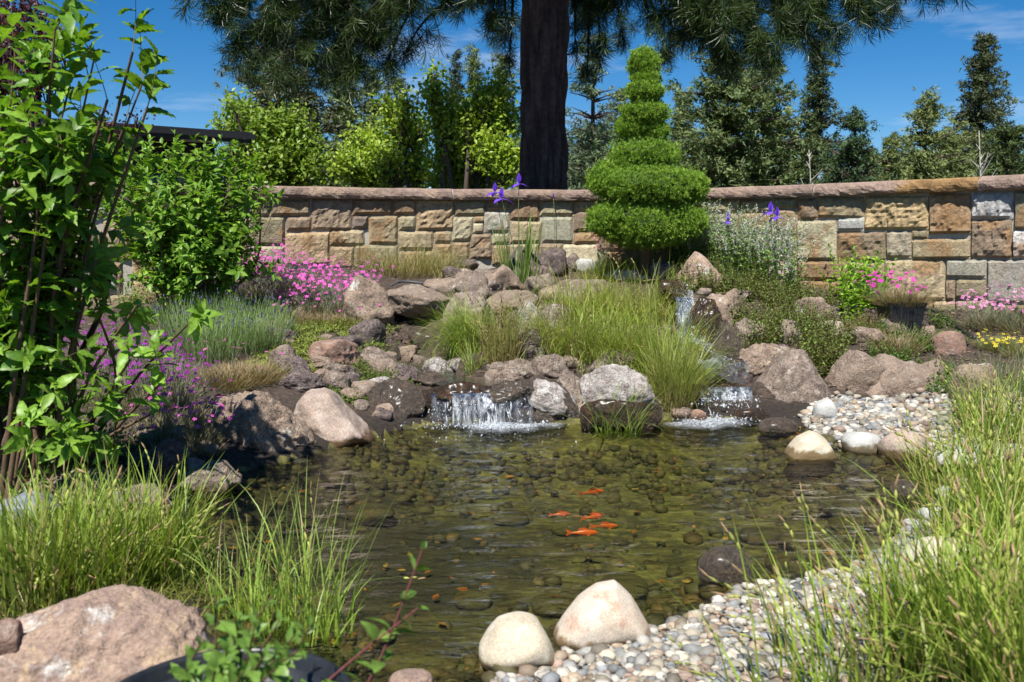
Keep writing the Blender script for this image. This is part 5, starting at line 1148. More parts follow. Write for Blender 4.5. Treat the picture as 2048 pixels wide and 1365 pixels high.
pinks('magenta dianthus flowering at the foot of the largest pitted boulder', [(340, 870), (370, 850), (310, 880), (390, 880)], 90, rr=.15, dryb=.35, n=360)
pinks('straw-coloured dead dianthus mat above the largest pitted boulder', [(480, 760), (520, 755), (445, 770)], 14, rr=.17, dryb=.9, n=700, Lf=(.08, .18))
pinks('pale and deep pink dianthus at the right frame edge', [(1960, 650), (2000, 655), (2050, 660), (2020, 640)], 190, fc=((.66, .16, .48), (.82, .42, .62)), rr=.17, n=420, Lf=(.10, .18), Ls=(.22, .38), fs=.017)
pinks('straw-coloured dead dianthus mat at the pond edge on the left', [(330, 925), (395, 905)], 8, rr=.12, dryb=.8, n=300, Lf=(.08, .18))
# lavender: upright grey-green stems with dim buds
for lab, sp_ in (('lavender clump with dark buds left of the dianthus cushion', [(420, 650), (460, 660), (400, 620), (440, 690)]), ('lavender clump just above the dry mat', [(480, 700), (520, 700), (500, 660), (540, 680)]), ('lavender clump behind the purple dianthus', [(390, 700), (360, 670), (420, 720)])):
    rt = [hit(*q) for q in sp_]; t = thing('lavender_clump', tuple(np.mean(rt, 0)), lab, 'lavender'); bp, hp = [], []
    for c in rt:
        n = 420; P, a = disc(n, c, .19, .15); az = a + R.normal(0, .6, n)
        V, F, C, Pc = blades(P, az, R.uniform(.18, .38, n), np.abs(R.normal(.2, .18, n)), R.normal(.2, .2, n), .0045 * R.uniform(.7, 1.3, n), 4, mixc((.12, .15, .08), (.18, .2, .1), n), mixc((.19, .32, .09), (.30, .42, .15), n)); bp.append((V, F, C))
        k = R.choice(n, 26, replace=False); hp.append(inst(ico(1), Pc[k, -1], frames(unit(Pc[k, -1] - Pc[k, -2])), np.stack([np.full(26, .016), np.full(26, .005), np.full(26, .005)], -1), mixc((.09, .08, .20), (.14, .13, .26), 26)))
    build('foliage', bp, M_fine, t, kind='stuff'); build('flower_buds', hp, M_fine, t, kind='stuff')
# white flower spikes
rt = [hit(px, py) for px, py in ((1385, 505), (1420, 510), (1460, 515), (1500, 520), (1540, 520), (1570, 510), (1400, 495), (1440, 495), (1480, 500), (1520, 500), (1560, 520), (1360, 500), (1375, 515), (1400, 515))]
t = thing('white_salvia', tuple(np.mean(rt, 0)), 'wide patch of white flower spikes between the tiered conifer and the wall', 'salvia'); sp1, lf1, fw1 = [], [], []
for c in rt:
    n = 40; P, _ = disc(n, c, .17, .14); st, pos, dr, sz, up, cc = leafy(n, P, R.uniform(.50, .92, n), np.abs(R.normal(.12, .08, n)), R.normal(.15, .1, n), R.uniform(0, 6.28, n), 10, .058, SML, ((.12, .21, .05), (.22, .33, .09)), stemc=((.14, .19, .06), (.2, .24, .09)), srad=.0016, taper=.4)
    sp1.append(st); lf1 += leaf_parts(SML, pos, dr, sz, up, cc)
    tipi = st[0].reshape(n, 9, 3, 3).mean(2); k = R.random(n) < .65; A, B = tipi[k, 5], tipi[k, 8]
    tt = R.random((int(k.sum()), 34, 1)); q = A[:, None] * (1 - tt) + B[:, None] * tt + R.normal(0, .008, (int(k.sum()), 34, 3)); q = q.reshape(-1, 3)
    fw1.append(inst((np.array([(-1, -.5, 0), (1, -.5, 0), (0, 1, .4), (0, 0, -.8)]), np.array([[0, 1, 2], [0, 3, 1], [1, 3, 2]])), q, frames(R.normal(size=(len(q), 3))), R.uniform(.005, .009, len(q)), mixc((.76, .78, .74), (.66, .70, .62), len(q))))
build('stems', sp1, M_fine, t, kind='stuff'); build('foliage', lf1, M_fine, t, kind='stuff'); build('flowers', fw1, M_petal, t, kind='stuff')
# thrift: round pink heads on bare stems
rt = [hit(px, py) for px, py in ((1210, 500), (1250, 500), (1290, 502), (1320, 505), (1230, 490), (1275, 492))]; P = np.concatenate([disc(22, c, .16, .1)[0] for c in rt]); n = len(P)
ax = arc(n, R.uniform(0, 6.28, n), R.uniform(.28, .52, n), np.abs(R.normal(.1, .08, n)), R.normal(.1, .1, n), 5) + P[:, None]; V, F = tubes(ax, np.full((n, 6), .0016), 3)
t = thing('thrift', tuple(np.mean(rt, 0)), 'round pale pink flower heads on bare stems in front of the tiered conifer', 'thrift')
build('stems', [(V, F, (.14, .20, .08))], M_fine, t, kind='stuff')
hp = []
for i in range(n):
    pass
q = np.repeat(ax[:, -1], 26, 0) + unit(R.normal(size=(n * 26, 3))) * np.array([.019, .019, .015]); hp.append(inst((np.array([(-1, -.6, 0), (1, -.6, 0), (0, 1, 0)]), np.array([[0, 1, 2]])), q, frames(R.normal(size=(len(q), 3))), .009, np.repeat(mixc((.66, .32, .40), (.72, .50, .48), n), 26, 0)))
build('flowers', hp, M_petal, t, kind='stuff')
# bearded irises
def fan(pts_n, c, rx, Lr, w, colr, lean=.10, curl=.12):
    P, a = disc(pts_n, c, rx, .06); az = np.where(P[:, 0] > c[0], 0, math.pi) + R.normal(0, .7, pts_n)
    return blades(P, az, R.uniform(*Lr, pts_n), np.abs(R.normal(lean, .07, pts_n)), np.abs(R.normal(curl, .1, pts_n)), w * R.uniform(.7, 1.2, pts_n), 7, mixc((.16, .24, .06), (.22, .28, .08), pts_n), mixc(*colr, pts_n), tipw=.0)
IP = leaf_tpl(6, .36, -.25, .75); IS = leaf_tpl(6, .30, .5, -.25)
def iris_flower(c, s, parent):
    M_ = []
    for k in range(3):
        a = k * 2.09 + R.uniform(-.3, .3); d = np.array([[math.cos(a), math.sin(a), .15]]); M_.append(('fall_petal', IP, d)); a += 1.05; d = np.array([[math.cos(a) * .45, math.sin(a) * .45, 1.0]]); M_.append(('standard_petal', IS, d))
    for nm, tp, d in M_:
        V, F, _ = inst(tp[:2], np.array([c]), frames(unit(d), unit(-d * [1, 1, 0] + [0, 0, 1]) if nm[0] == 's' else (0, 0, 1)), s * 1.35 * R.uniform(.85, 1.1)); build(nm, [(V, F, np.array((.16, .06, .62)) * R.uniform(.75, 1.2))], M_petal, parent, smooth=True)
def iris(label, foot, heads, leaves=0, lr=.1, Lr=(.4, .8), s=.085, cat='iris'):
    t = thing('iris', tuple(foot), label, cat)
    for (px, py, Y) in heads:
        c = atY(px, py, Y); a = foot + np.array([R.normal(0, .04), R.normal(0, .02), 0]); V, F = tube(spline([a, (a * .5 + c * .5) + [R.normal(0, .015), 0, 0], c], 12), np.linspace(.007, .004, 12), 6); build('flower_stem', [(V, F, (.13, .20, .06))], M_fine, t, smooth=True); iris_flower(c, s, t)
    if leaves:
        V, F, C, _ = fan(leaves, foot, lr, Lr, .022, ((.17, .29, .06), (.26, .38, .10)))
        n16 = 16
        for k in range(leaves):
            v = V.reshape(leaves, n16, 3)[k]; cc = C.reshape(leaves, n16, 3)[k]; build('leaf', [(v, F[:7], cc)], M_grass, t, smooth=True)
    return t
f0 = hit(1035, 520); f0[1] = min(f0[1], 10.6); f0[2] = H(f0[0], f0[1])
iris('tall purple iris with two open heads standing before the wall coping', f0, [(990, 385, f0[1]), (1003, 398, f0[1] - .03), (1038, 368, f0[1])], 56, .24, (.45, .95), s=.088)
t_ = iris('closed iris bud on a thin stem right of the tall iris clump', hit(1108, 515), [], 8, .08, (.25, .4))
c = atY(1107, 392, ORG[t_.name][1]); V, F = tube(spline([ORG[t_.name], (ORG[t_.name] + c) / 2 + [.01, 0, 0], c], 10), .004, 6); build('flower_stem', [(V, F, (.15, .22, .07))], M_fine, t_, smooth=True)
V, F, _ = inst(ico(2), np.array([c]), frames(np.array([[0, 0, 1.]])), np.array([[.035, .009, .009]])); build('bud', [(V, F, (.10, .04, .30))], M_petal, t_, smooth=True)
iris('single purple iris in front of the wall shrub', hit(455, 600), [(450, 424, hit(455, 600)[1] - .05)], 8, .1, (.35, .6), s=.095)
iris('purple iris low among the white flower spikes', hit(1458, 520), [(1457, 443, hit(1458, 520)[1])], 0, s=.075)
iris('pair of purple iris heads at the right end of the white flower spikes', hit(1548, 520), [(1541, 424, hit(1548, 520)[1]), (1554, 434, hit(1548, 520)[1] - .03)], 0, s=.078)
# yellow flowers at the right edge
t = pinks('yellow flowering plant below the pink dianthus at the right edge', [(2010, 700), (2040, 710), (1985, 695)], 70, fol=((.12, .2, .04), (.2, .28, .06)), fc=((.62, .52, .03), (.70, .62, .06)), rr=.13, Ls=(.06, .16), Lf=(.06, .16), fs=.016, cat='flower'); t.name = 'yellow_flower_plant'
for px, py in ((1960, 790), (2010, 800), (2050, 770)):
    pass
clump('lavender_grass', hit(1990, 800), 700, .3, .22, (.2, .42), .004, .15, .3, 'grey-green stemmy clump below the yellow flowers', ((.17, .25, .10), (.24, .32, .14)), ((.12, .15, .07), (.2, .2, .1)), cat='lavender')

# ------------------------------------------------------------------ the tiered conifer
def shoot_tpl(n, spread, w, seed):
    r = np.random.default_rng(seed); V, F = [], []
    for k in range(n):
        a = r.uniform(0, 6.28); e = r.uniform(.15, 1) * spread; d = np.array([math.cos(e), math.sin(e) * math.cos(a), math.sin(e) * math.sin(a)]); L_ = r.uniform(.7, 1.0)
        s = np.cross(d, r.normal(size=3)); s /= np.linalg.norm(s); b = np.array([r.uniform(-.1, .3), 0, 0]); V += [b - s * w, b + s * w, b + d * L_]; F.append((3 * k, 3 * k + 1, 3 * k + 2))
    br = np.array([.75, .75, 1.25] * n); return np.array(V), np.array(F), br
SH = [shoot_tpl(8, 1.15, .09, k) for k in range(3)]
TY = 10.6
tiers = [(1288, 130, 33, 34), (1290, 158, 30, 14), (1289, 184, 42, 23), (1290, 226, 52, 27), (1262, 256, 34, 24), (1306, 262, 34, 22), (1291, 312, 76, 37), (1293, 372, 118, 44), (1208, 362, 36, 36), (1380, 374, 34, 30), (1290, 445, 122, 44), (1215, 440, 48, 36), (1370, 440, 44, 34), (1290, 470, 90, 28)]
g = np.array([atY(1291, 500, TY)[0], TY, float(H(atY(1291, 500, TY)[0], TY))])
tp_ = thing('tiered_conifer', tuple(g), 'bright green dwarf conifer clipped into stacked round tiers before the wall', 'conifer')
V, F = tube([g + [0, 0, -.1], g + [0, 0, 1.2], atY(1290, 115, TY)], [.07, .05, .01], 8); build('trunk', [(V, F, (.09, .06, .04))], M_twig, tp_, smooth=True)
for i, (cx, cy, rx, ry) in enumerate(tiers):
    c = atY(cx, cy, TY); sx, sz = rx * .95 / FPX * TY, ry * .98 / FPX * TY; c[1] += R.uniform(-.05, .05) if rx > 60 else R.uniform(-.02, .02) - (.1 if rx < 50 and cy > 340 else 0); sy = sx * .95
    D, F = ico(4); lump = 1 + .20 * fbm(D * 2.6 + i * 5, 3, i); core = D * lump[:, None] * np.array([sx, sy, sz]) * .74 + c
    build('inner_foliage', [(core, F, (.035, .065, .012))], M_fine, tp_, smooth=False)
    n = int(800 + 8600 * sx * sz / .25 * .55); d = unit(R.normal(size=(n, 3))); d[:, 1] = np.where(R.random(n) < .55, -np.abs(d[:, 1]), d[:, 1])
    rad = (1 + .20 * fbm(d * 2.6 + i * 5, 3, i) + .12 * fbm(d * 8 + i, 2, i + 3)) * np.where(R.random(n) < .07, R.uniform(.95, 1.12, n), R.uniform(.76, .94, n)); pos = d * rad[:, None] * np.array([sx, sy, sz]) + c
    nrm = unit(d / np.array([sx, sy, sz]) * sx); dr = unit(nrm + R.normal(0, .35, (n, 3)) + np.array([0, 0, .35])); k = R.integers(0, 3, n)
    cc = mixc((.12, .23, .022), (.28, .43, .05), n, j=.3); out = [inst(SH[q], pos[k == q], frames(dr[k == q]), R.uniform(.026, .046, int((k == q).sum())), cc[k == q]) for q in range(3)]
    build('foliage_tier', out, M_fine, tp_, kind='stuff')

# ------------------------------------------------------------------ the big ponderosa
def tuft_tpl(n, L0, w, seed, a0=.15, a1=1.45, droop=.12):
    r = np.random.default_rng(seed); V, F = [], []
    for k in range(n):
        a = r.uniform(0, 6.28); e = r.uniform(a0, a1); b = np.array([r.uniform(-.75, .05) * L0, 0, 0]); L_ = L0 * r.uniform(.75, 1.05)
        d = np.array([math.cos(e), math.sin(e) * math.cos(a), math.sin(e) * math.sin(a)]); s = np.cross(d, r.normal(size=3)); s /= np.linalg.norm(s)
        m_ = b + d * L_ * .5; t = b + d * L_; m_[2] += .04 * L_; t[2] -= droop * L_
        V += [b, m_ + s * w * .5, t, m_ - s * w * .5]; F.append((4 * k, 4 * k + 1, 4 * k + 2, 4 * k + 3))
    return np.array(V), [np.array(F)]
TF = [tuft_tpl(40, .22, .0075, k) for k in range(4)]; TG = [tuft_tpl(16, .24, .013, k) for k in range(4)]
PX, PY = atY(1088, 300, 13.5)[0], 13.5
pz = .55; r0 = 45.5 / FPX * 13.5
trunkc = lambda z: np.array([PX + .03 * math.sin(z * .5), PY, z])
pt = thing('ponderosa_pine', (PX, PY, pz), 'huge ponderosa pine with a dark furrowed trunk and drooping needled boughs behind the wall', 'tree')
nz, na = 200, 110; zz = np.linspace(pz - .3, 14, nz); th = np.linspace(0, 2 * math.pi, na, endpoint=False)
rr = np.interp(zz, [0, .8, 1.5, 6, 14], [r0 * 1.35, r0 * 1.15, r0 * 1.02, r0 * .96, r0 * .55]); A, Z = np.meshgrid(th, zz, indexing='ij')
q = np.stack([np.cos(A) * 2.2, np.sin(A) * 2.2, Z * .55], -1); fur = fbm(q * 2.6, 4, 5, .55, True); pl = cells(np.stack([np.cos(A) * 3.4, np.sin(A) * 3.4, Z * 1.6], -1), 3)
RR = rr[None] * (1 + .05 * fbm(q * .5, 2, 8)) + .032 * fur - .050 * sstep(.25, .7, pl)
V = np.stack([PX + RR * np.cos(A), PY + RR * np.sin(A), Z], -1); Cb = np.array([.060, .040, .032]) * (1 + .5 * fur[..., None]) * (1 - .55 * sstep(.3, .7, pl)[..., None]) + np.array([.03, .02, .018])
M_bark = attr_mat('pine_bark', .95, .5, 14, .9, 30, .02, .15)
F = grid_faces(na, nz, True); build('trunk', [(V.reshape(-1, 3), F, np.clip(Cb.reshape(-1, 3), .015, .4))], M_bark, pt)
# bough ends, placed where the photograph shows needles; the last ones hang above the frame
ENDS = [(395, 15, 8.5, 2), (440, 60, 8.8, 3), (470, 120, 9, 3), (505, 160, 9.2, 3), (560, 185, 9.0, 3), (600, 120, 9.4, 4), (620, 205, 9.4, 3), (660, 150, 9.8, 4), (700, 90, 9.6, 4), (710, 170, 9.8, 3), (745, 120, 10, 3), (775, 165, 10, 2), (815, 135, 10.2, 2), (800, 50, 10, 2), (540, 60, 9.2, 5), (640, 50, 9.6, 5), (480, 20, 9, 4), (700, 20, 10, 4), (580, 20, 9, 5),
        (895, 30, 10.5, 1), (930, 70, 10.5, 1), (960, 40, 11, 2), (985, 90, 11.2, 2), (1010, 130, 12, 2), (1000, 40, 12, 3), (1020, 170, 12.4, 1), (905, 8, 11, 2),
        (1150, 30, 12, 3), (1175, 90, 12, 3), (1150, 150, 12.5, 2), (1200, 140, 11.6, 2), (1215, 60, 11.5, 3), (1175, 195, 12, 1), (1245, 120, 11.2, 2), (1260, 40, 11, 2), (1300, 90, 10.6, 1), (1350, 130, 10.2, 3), (1375, 60, 10, 3), (1330, 165, 10.4, 1),
        (1400, 100, 9.8, 4), (1440, 150, 9.6, 4), (1470, 185, 9.6, 3), (1430, 30, 9.8, 5), (1500, 60, 9.4, 5), (1520, 130, 9.4, 4), (1550, 170, 9.2, 3), (1570, 40, 9.2, 5), (1600, 120, 9, 4), (1640, 150, 9, 3), (1680, 125, 8.9, 2), (1640, 60, 8.9, 4), (1700, 30, 8.8, 4), (1740, 90, 8.7, 3), (1790, 65, 8.5, 3), (1770, 15, 8.6, 3), (1850, 8, 8.3, 2), (1905, 30, 8.2, 1), (1935, 0, 8.1, 1), (2010, 2, 8, 1), (1460, 90, 9.0, 4),
        (1000, -150, 10, 4), (1150, -120, 10, 4), (1300, -90, 9.5, 4), (400, -160, 8, 4), (560, -120, 8.5, 5), (1100, -330, 8.5, 4), (1300, -280, 8.5, 4), (1500, -200, 8.5, 5), (1700, -220, 8, 4), (1850, -150, 8, 4), (1950, -300, 7.8, 3), (1600, -380, 7.8, 4), (1400, -450, 8, 4), (1180, -520, 8.2, 4), (950, -520, 8, 4), (700, -450, 7.8, 4), (480, -380, 7.6, 4), (280, -300, 7.6, 3), (1050, -700, 8.4, 3), (820, -680, 8, 3), (1350, -680, 8, 3), (1560, -620, 8, 3), (600, -640, 7.8, 3)]
SHADE = [(PX + tx - .179 * (zc - tz), 13.1 - .624 * (zc - tz), zc, 6) for tx, tz, zc in [(-.3, 1.6, 5.6), (.1, 1.7, 6.2), (.3, 2.0, 5.4), (-.2, 2.2, 6.6), (.1, 2.4, 5.5), (-.35, 2.8, 5.3), (.25, 2.9, 6.0), (-.05, 3.2, 5.4), (.3, 3.5, 5.6), (-.3, 3.6, 6.4), (.05, 3.9, 5.5), (-.2, 4.3, 5.9), (.3, 4.4, 6.6), (0, 4.8, 6.2), (-.35, 1.2, 6.6), (.2, 1.2, 5.8), (-.1, 2.0, 7.2), (.0, 3.0, 7.0), (-.9, 2.0, 5.6), (.9, 2.6, 5.8)]]  # unseen boughs added above the frame to keep the trunk in shade
M_cone = attr_mat('pine_twig', .9, .4, 40, .3)
NC = ((.016, .038, .010), (.055, .090, .022))
ENDS = ENDS + [(0, -999, i, q[3]) for i, q in enumerate(SHADE)]
for bi, (px, py, Y, dens) in enumerate(ENDS):
    Y = 12.1 + (Y - 7.6) * .55 + (3.2 if bi % 5 == 3 else 0)
    sh_ = bi >= len(ENDS) - len(SHADE)
    e = np.array(SHADE[bi - len(ENDS) + len(SHADE)][:3]) if sh_ else atY(px, py - (40 if px < 900 else 58), Y); z0 = max(e[2] + R.uniform(.2, .9) + abs(e[0] - PX) * .08, 5.5 + R.uniform(0, 2.2)); s = trunkc(z0); d = e - s
    mid = s + d * .55 + np.array([0, 0, .15 + .03 * np.linalg.norm(d)]) + R.normal(0, .2, 3); C = spline([s, s * .6 + mid * .4 + [0, 0, .12], mid, e + (mid - e) * .25 + [0, 0, .12], e], 26)
    V, F = tube(C, np.linspace(.075, .009, 26) * R.uniform(.7, 1.0), 5, False); wood = [(V, F, (.028, .019, .016))]
    m_ = int(6.5 * dens + 3); ss = R.uniform(.42, 1.0, m_) ** .7; ss[:2] = (1, .98); idx = np.clip((ss * 25).astype(int), 0, 25); T = unit(np.gradient(C, axis=0))
    root = C[idx]; tl = R.uniform(.12, .40 + .04 * dens, m_); tl[0] = .04; dd = unit(T[idx] * .5 + R.normal(0, .7, (m_, 3)) * [1, 1, .5] + [0, 0, -.85]); az = np.arctan2(dd[:, 1], dd[:, 0])
    ax = arc(m_, az, tl, np.arccos(np.clip(dd[:, 2], -1, 1)), R.normal(.25, .3, m_), 3) + root[:, None]; V, F = tubes(ax, np.linspace(.009, .005, 4)[None] * np.ones((m_, 1)), 3); wood.append((V, F, (.032, .022, .018)))
    br = build('branch', wood, M_cone, pt, smooth=True)
    pos = np.concatenate([ax[:, -1], ax[:, 2] + R.normal(0, .03, (m_, 3)), ax[:, 1] + R.normal(0, .06, (m_, 3))]); dr = unit(np.concatenate([ax[:, -1] - ax[:, -2]] * 1 + [unit(ax[:, -1] - ax[:, -2]) + R.normal(0, .7, (m_, 3))] * 2) + 0); 
    if dens < 3: pos, dr = pos[:m_ * 2], dr[:m_ * 2]
    n = len(pos); k = R.integers(0, 4, n); cc = mixc(*NC, n, j=.3); Rm = frames(dr, roll=R.uniform(0, 6.28, n)); sc_ = R.uniform(.85, 1.3, n)
    ORG[br.name] = ORG[pt.name]
    TT = TG if (py < -60 or sh_) else TF; build('needles', [inst(TT[q], pos[k == q], Rm[k == q], sc_[k == q], cc[k == q]) for q in range(4) if (k == q).any()], M_needle, br, kind='stuff')

# ------------------------------------------------------------------ trees beyond the wall
def spray_tpl(n, w, seed, flat=.6):
    r = np.random.default_rng(seed); V, F = [], []
    for k in range(n):
        b = unit(r.normal(size=3)) * r.uniform(.1, .55) * np.array([1, 1, flat]); d = unit(r.normal(size=3) * [1, 1, .7] + [0.4, 0, .15]); s = np.cross(d, r.normal(size=3)); s /= np.linalg.norm(s); L_ = r.uniform(.22, .46)
        V += [b - s * w, b + s * w, b + d * L_]; F.append((3 * k, 3 * k + 1, 3 * k + 2))
    return np.array(V), np.array(F), np.array([.8, .8, 1.15] * n)
SP = [spray_tpl(26, .062, k) for k in range(3)]
def conifer(px, top, hw, Y, label, colr, nb=110, prof='cone', bare=.15, clump_=.30, droop=.1, lean=0.0, base_px=None, wood=(.07, .05, .04), name='pine_tree', gap=.0, taper=1.0):
    """a trunk, whorled boughs and needle clumps along them"""
    tz = atY(px, top, Y)[2]; x = atY(px, 300, Y)[0]; g = np.array([x, Y, .45]); Ht = tz - .45; W = hw * (2.05 if prof == 'cone' else 1.7) / FPX * Y; nb = int(nb * (2.3 if prof == 'cone' else 2.1)); clump_ *= 1.12
    t = thing(name, tuple(g), label, 'tree', None)
    ax = np.stack([g[0] + lean * np.linspace(0, 1, 12) ** 2 * Ht, np.full(12, Y), np.linspace(.3, tz, 12)], -1); V, F = tube(ax, np.linspace(Ht * .018 + .04, .015, 12), 8); wd = [(V, F, wood)]
    u = np.sort(R.uniform(bare, 1.0, nb)); kk = max(6, Ht / .62); u = np.clip((np.floor(u * kk) + .5 + R.normal(0, .16, nb)) / kk, bare, 1.0); a = np.arange(nb) * 2.4 + R.uniform(0, .8, nb)
    if prof == 'cone': w = W * np.minimum(1.15, (1 - u) / .60) ** .9 * R.uniform(.7, 1.08, nb) + .04 * W
    elif prof == 'column': w = W * np.minimum(1, 2.6 * (1.02 - u)) ** .8 * R.uniform(.5, 1.05, nb)
    else: w = W * np.sin(np.pi * np.clip((u - bare * .8) / (1.04 - bare * .8), 0, 1) ** .8) ** .55 * R.uniform(.6, 1.08, nb)
    w = w * (.72 + .55 * fbm(np.stack([np.cos(a) * 1.3 + px, np.sin(a) * 1.3, u * Ht * .8], -1), 2, 7)) + .02; pos, sz = [], []
    root = np.stack([np.interp(u, np.linspace(0, 1, 12), ax[:, i]) for i in range(3)], -1); root[:, 2] = .45 + u * Ht
    for i in range(nb):
        k = max(2, int(w[i] / (clump_ * .62))); s = (np.arange(k) + R.random(k)) / k; s = s[s > .18 * (w[i] / W)] if k > 3 else s; d = np.array([math.cos(a[i]), math.sin(a[i]), .35 - droop * 3 * (1 - u[i])])
        p = root[i] + d * (s * w[i])[:, None]; p[:, 2] -= droop * (s ** 2) * w[i] * .5; p = p + R.normal(0, clump_ * .28, p.shape); pos.append(p); sz.append(clump_ * R.uniform(.65, 1.2, len(s)) * (1.05 - .35 * u[i] * taper))
        if i % 2 == 0 and w[i] > .3:
            V, F = tube([root[i], root[i] + d * w[i] * .5, root[i] + d * w[i] * .9 + [0, 0, -droop * w[i] * .4]], [.03 + .01 * w[i], .02, .008], 4, False); wd.append((V, F, wood))
    pos = np.concatenate(pos); sz = np.concatenate(sz)
    if gap: k = fbm(pos * .9, 2, int(px)) > -.5 + gap; pos, sz = pos[k], sz[k]
    n = len(pos); cc = mixc(*colr, n, j=.2); k = R.integers(0, 3, n); Rm = frames(unit(R.normal(size=(n, 3)) * [1, 1, .4])); build('trunk', wd, M_twig, t, smooth=True)
    build('crown', [inst(SP[q], pos[k == q], Rm[k == q], sz[k == q], cc[k == q]) for q in range(3)], M_far, t, kind='stuff'); return t
MD = ((.10, .14, .055), (.20, .25, .095)); BL = ((.10, .145, .08), (.18, .24, .13)); JN = ((.13, .17, .055), (.23, .27, .095))
conifer(560, 20, 110, 24, 'dark broad pine behind the left drooping boughs', ((.06, .07, .03), (.12, .125, .05)), 150, 'oval', .12, .48, name='pine_tree')
conifer(690, 115, 62, 30, 'tall grey-green pine just right of the dark broad pine', MD, 120, 'column', .05, .55)
conifer(745, 150, 42, 33, 'pine left of the bright maple with a thin spire', MD, 90, 'cone', .05, .5)
conifer(795, 148, 38, 32, 'slim spired conifer between the two bright trees', BL, 80, 'cone', .05, .45)
conifer(912, 110, 30, 40, 'narrow dark spire left of the great trunk', ((.05, .075, .035), (.08, .11, .05)), 90, 'cone', .05, .5)
conifer(948, 105, 30, 38, 'second narrow spire left of the great trunk', MD, 90, 'column', .05, .5)
conifer(1005, 105, 48, 34, 'pine partly hidden by the great trunk on its left side', MD, 110, 'column', .05, .5)
conifer(620, 190, 60, 34, 'low pine between the dark broad pine and the wall', MD, 80, 'oval', .02, .5)
conifer(1185, 70, 62, 30, 'thin-crowned pine just right of the great trunk', BL, 110, 'column', .02, .5, gap=.30)
conifer(1160, 250, 60, 36, 'lower bluish pine at the right foot of the great trunk', BL, 80, 'oval', .0, .5)
conifer(1362, 185, 36, 36, 'slim pine just right of the tiered conifer', MD, 90, 'cone', .03, .5)
conifer(1240, 190, 60, 38, 'pine behind the tiered conifer', MD, 80, 'oval', .0, .55)
conifer(1452, 110, 92, 21, 'big bushy pine left half of the twin-stemmed pair', ((.08, .125, .045), (.17, .22, .08)), 190, 'oval', .10, .42)
conifer(1528, 150, 82, 22, 'big bushy pine right half of the twin-stemmed pair', ((.08, .125, .045), (.17, .22, .08)), 150, 'oval', .08, .42)
conifer(1405, 300, 50, 24, 'low round pine under the twin pair', MD, 70, 'oval', .0, .36)
conifer(1632, 120, 42, 27, 'tall narrow pine with patches of sky showing through it', ((.055, .08, .03), (.09, .12, .045)), 110, 'column', .18, .42, gap=.12)
conifer(1620, 290, 50, 29, 'greyish bush-like pine below the tall narrow one', JN, 70, 'oval', .0, .4)
conifer(1708, 222, 44, 19, 'young upswept pine with a forked tip', ((.045, .085, .035), (.085, .14, .055)), 90, 'cone', .0, .30, droop=-.08)
conifer(1668, 300, 34, 20, 'smaller young pine left of the upswept one', ((.05, .09, .03), (.09, .14, .05)), 60, 'cone', .0, .3, droop=-.08)
conifer(1788, 268, 34, 24, 'small dark juniper left of the broad juniper', JN, 60, 'cone', .0, .34, name='juniper_tree')
conifer(1850, 196, 62, 25, 'broad feathery juniper with a thin top', JN, 130, 'cone', .0, .36, name='juniper_tree')
conifer(1905, 260, 60, 26, 'rounded juniper right of the feathery one', JN, 90, 'oval', .0, .36, name='juniper_tree')
conifer(1955, 84, 70, 31, 'tallest pointed fir on the right with reddish branch tips', ((.055, .075, .032), (.095, .115, .048)), 190, 'cone', .12, .46, name='fir_tree')
conifer(2015, 255, 62, 22, 'dark green juniper at the right frame edge', ((.05, .08, .02), (.09, .13, .035)), 100, 'oval', .0, .34, name='juniper_tree')
for px, top, hw, Y, lab in ((1100, 330, 120, 45, 'low hazy pine behind the great trunk'), (700, 320, 90, 44, 'low hazy pine behind the left pines'), (1580, 320, 80, 44, 'low hazy pine right of the twin pair'), (1780, 330, 90, 44, 'low hazy pine behind the upswept pine'), (480, 300, 70, 40, 'low pine left of the bright round tree'),
                            (1440, 320, 70, 30, 'low bushy pine at the foot of the twin pair'), (1500, 330, 60, 28, 'low bushy juniper left of the tall narrow pine'), (1730, 315, 60, 30, 'low bushy juniper right of the upswept pine'), (1820, 310, 60, 28, 'low bushy juniper left of the feathery one'), (1880, 320, 70, 30, 'low juniper below the feathery one'), (1985, 300, 60, 30, 'low juniper at the foot of the tallest fir'), (1330, 300, 60, 34, 'low pine right of the tiered conifer'), (1230, 320, 70, 34, 'low pine left of the tiered conifer'),
                            (-150, 200, 150, 30, 'pine beyond the left frame edge'), (2200, 180, 90, 30, 'pine beyond the right frame edge')):
    conifer(px, top, hw, Y, lab, MD, 80, 'oval', .0, .6)

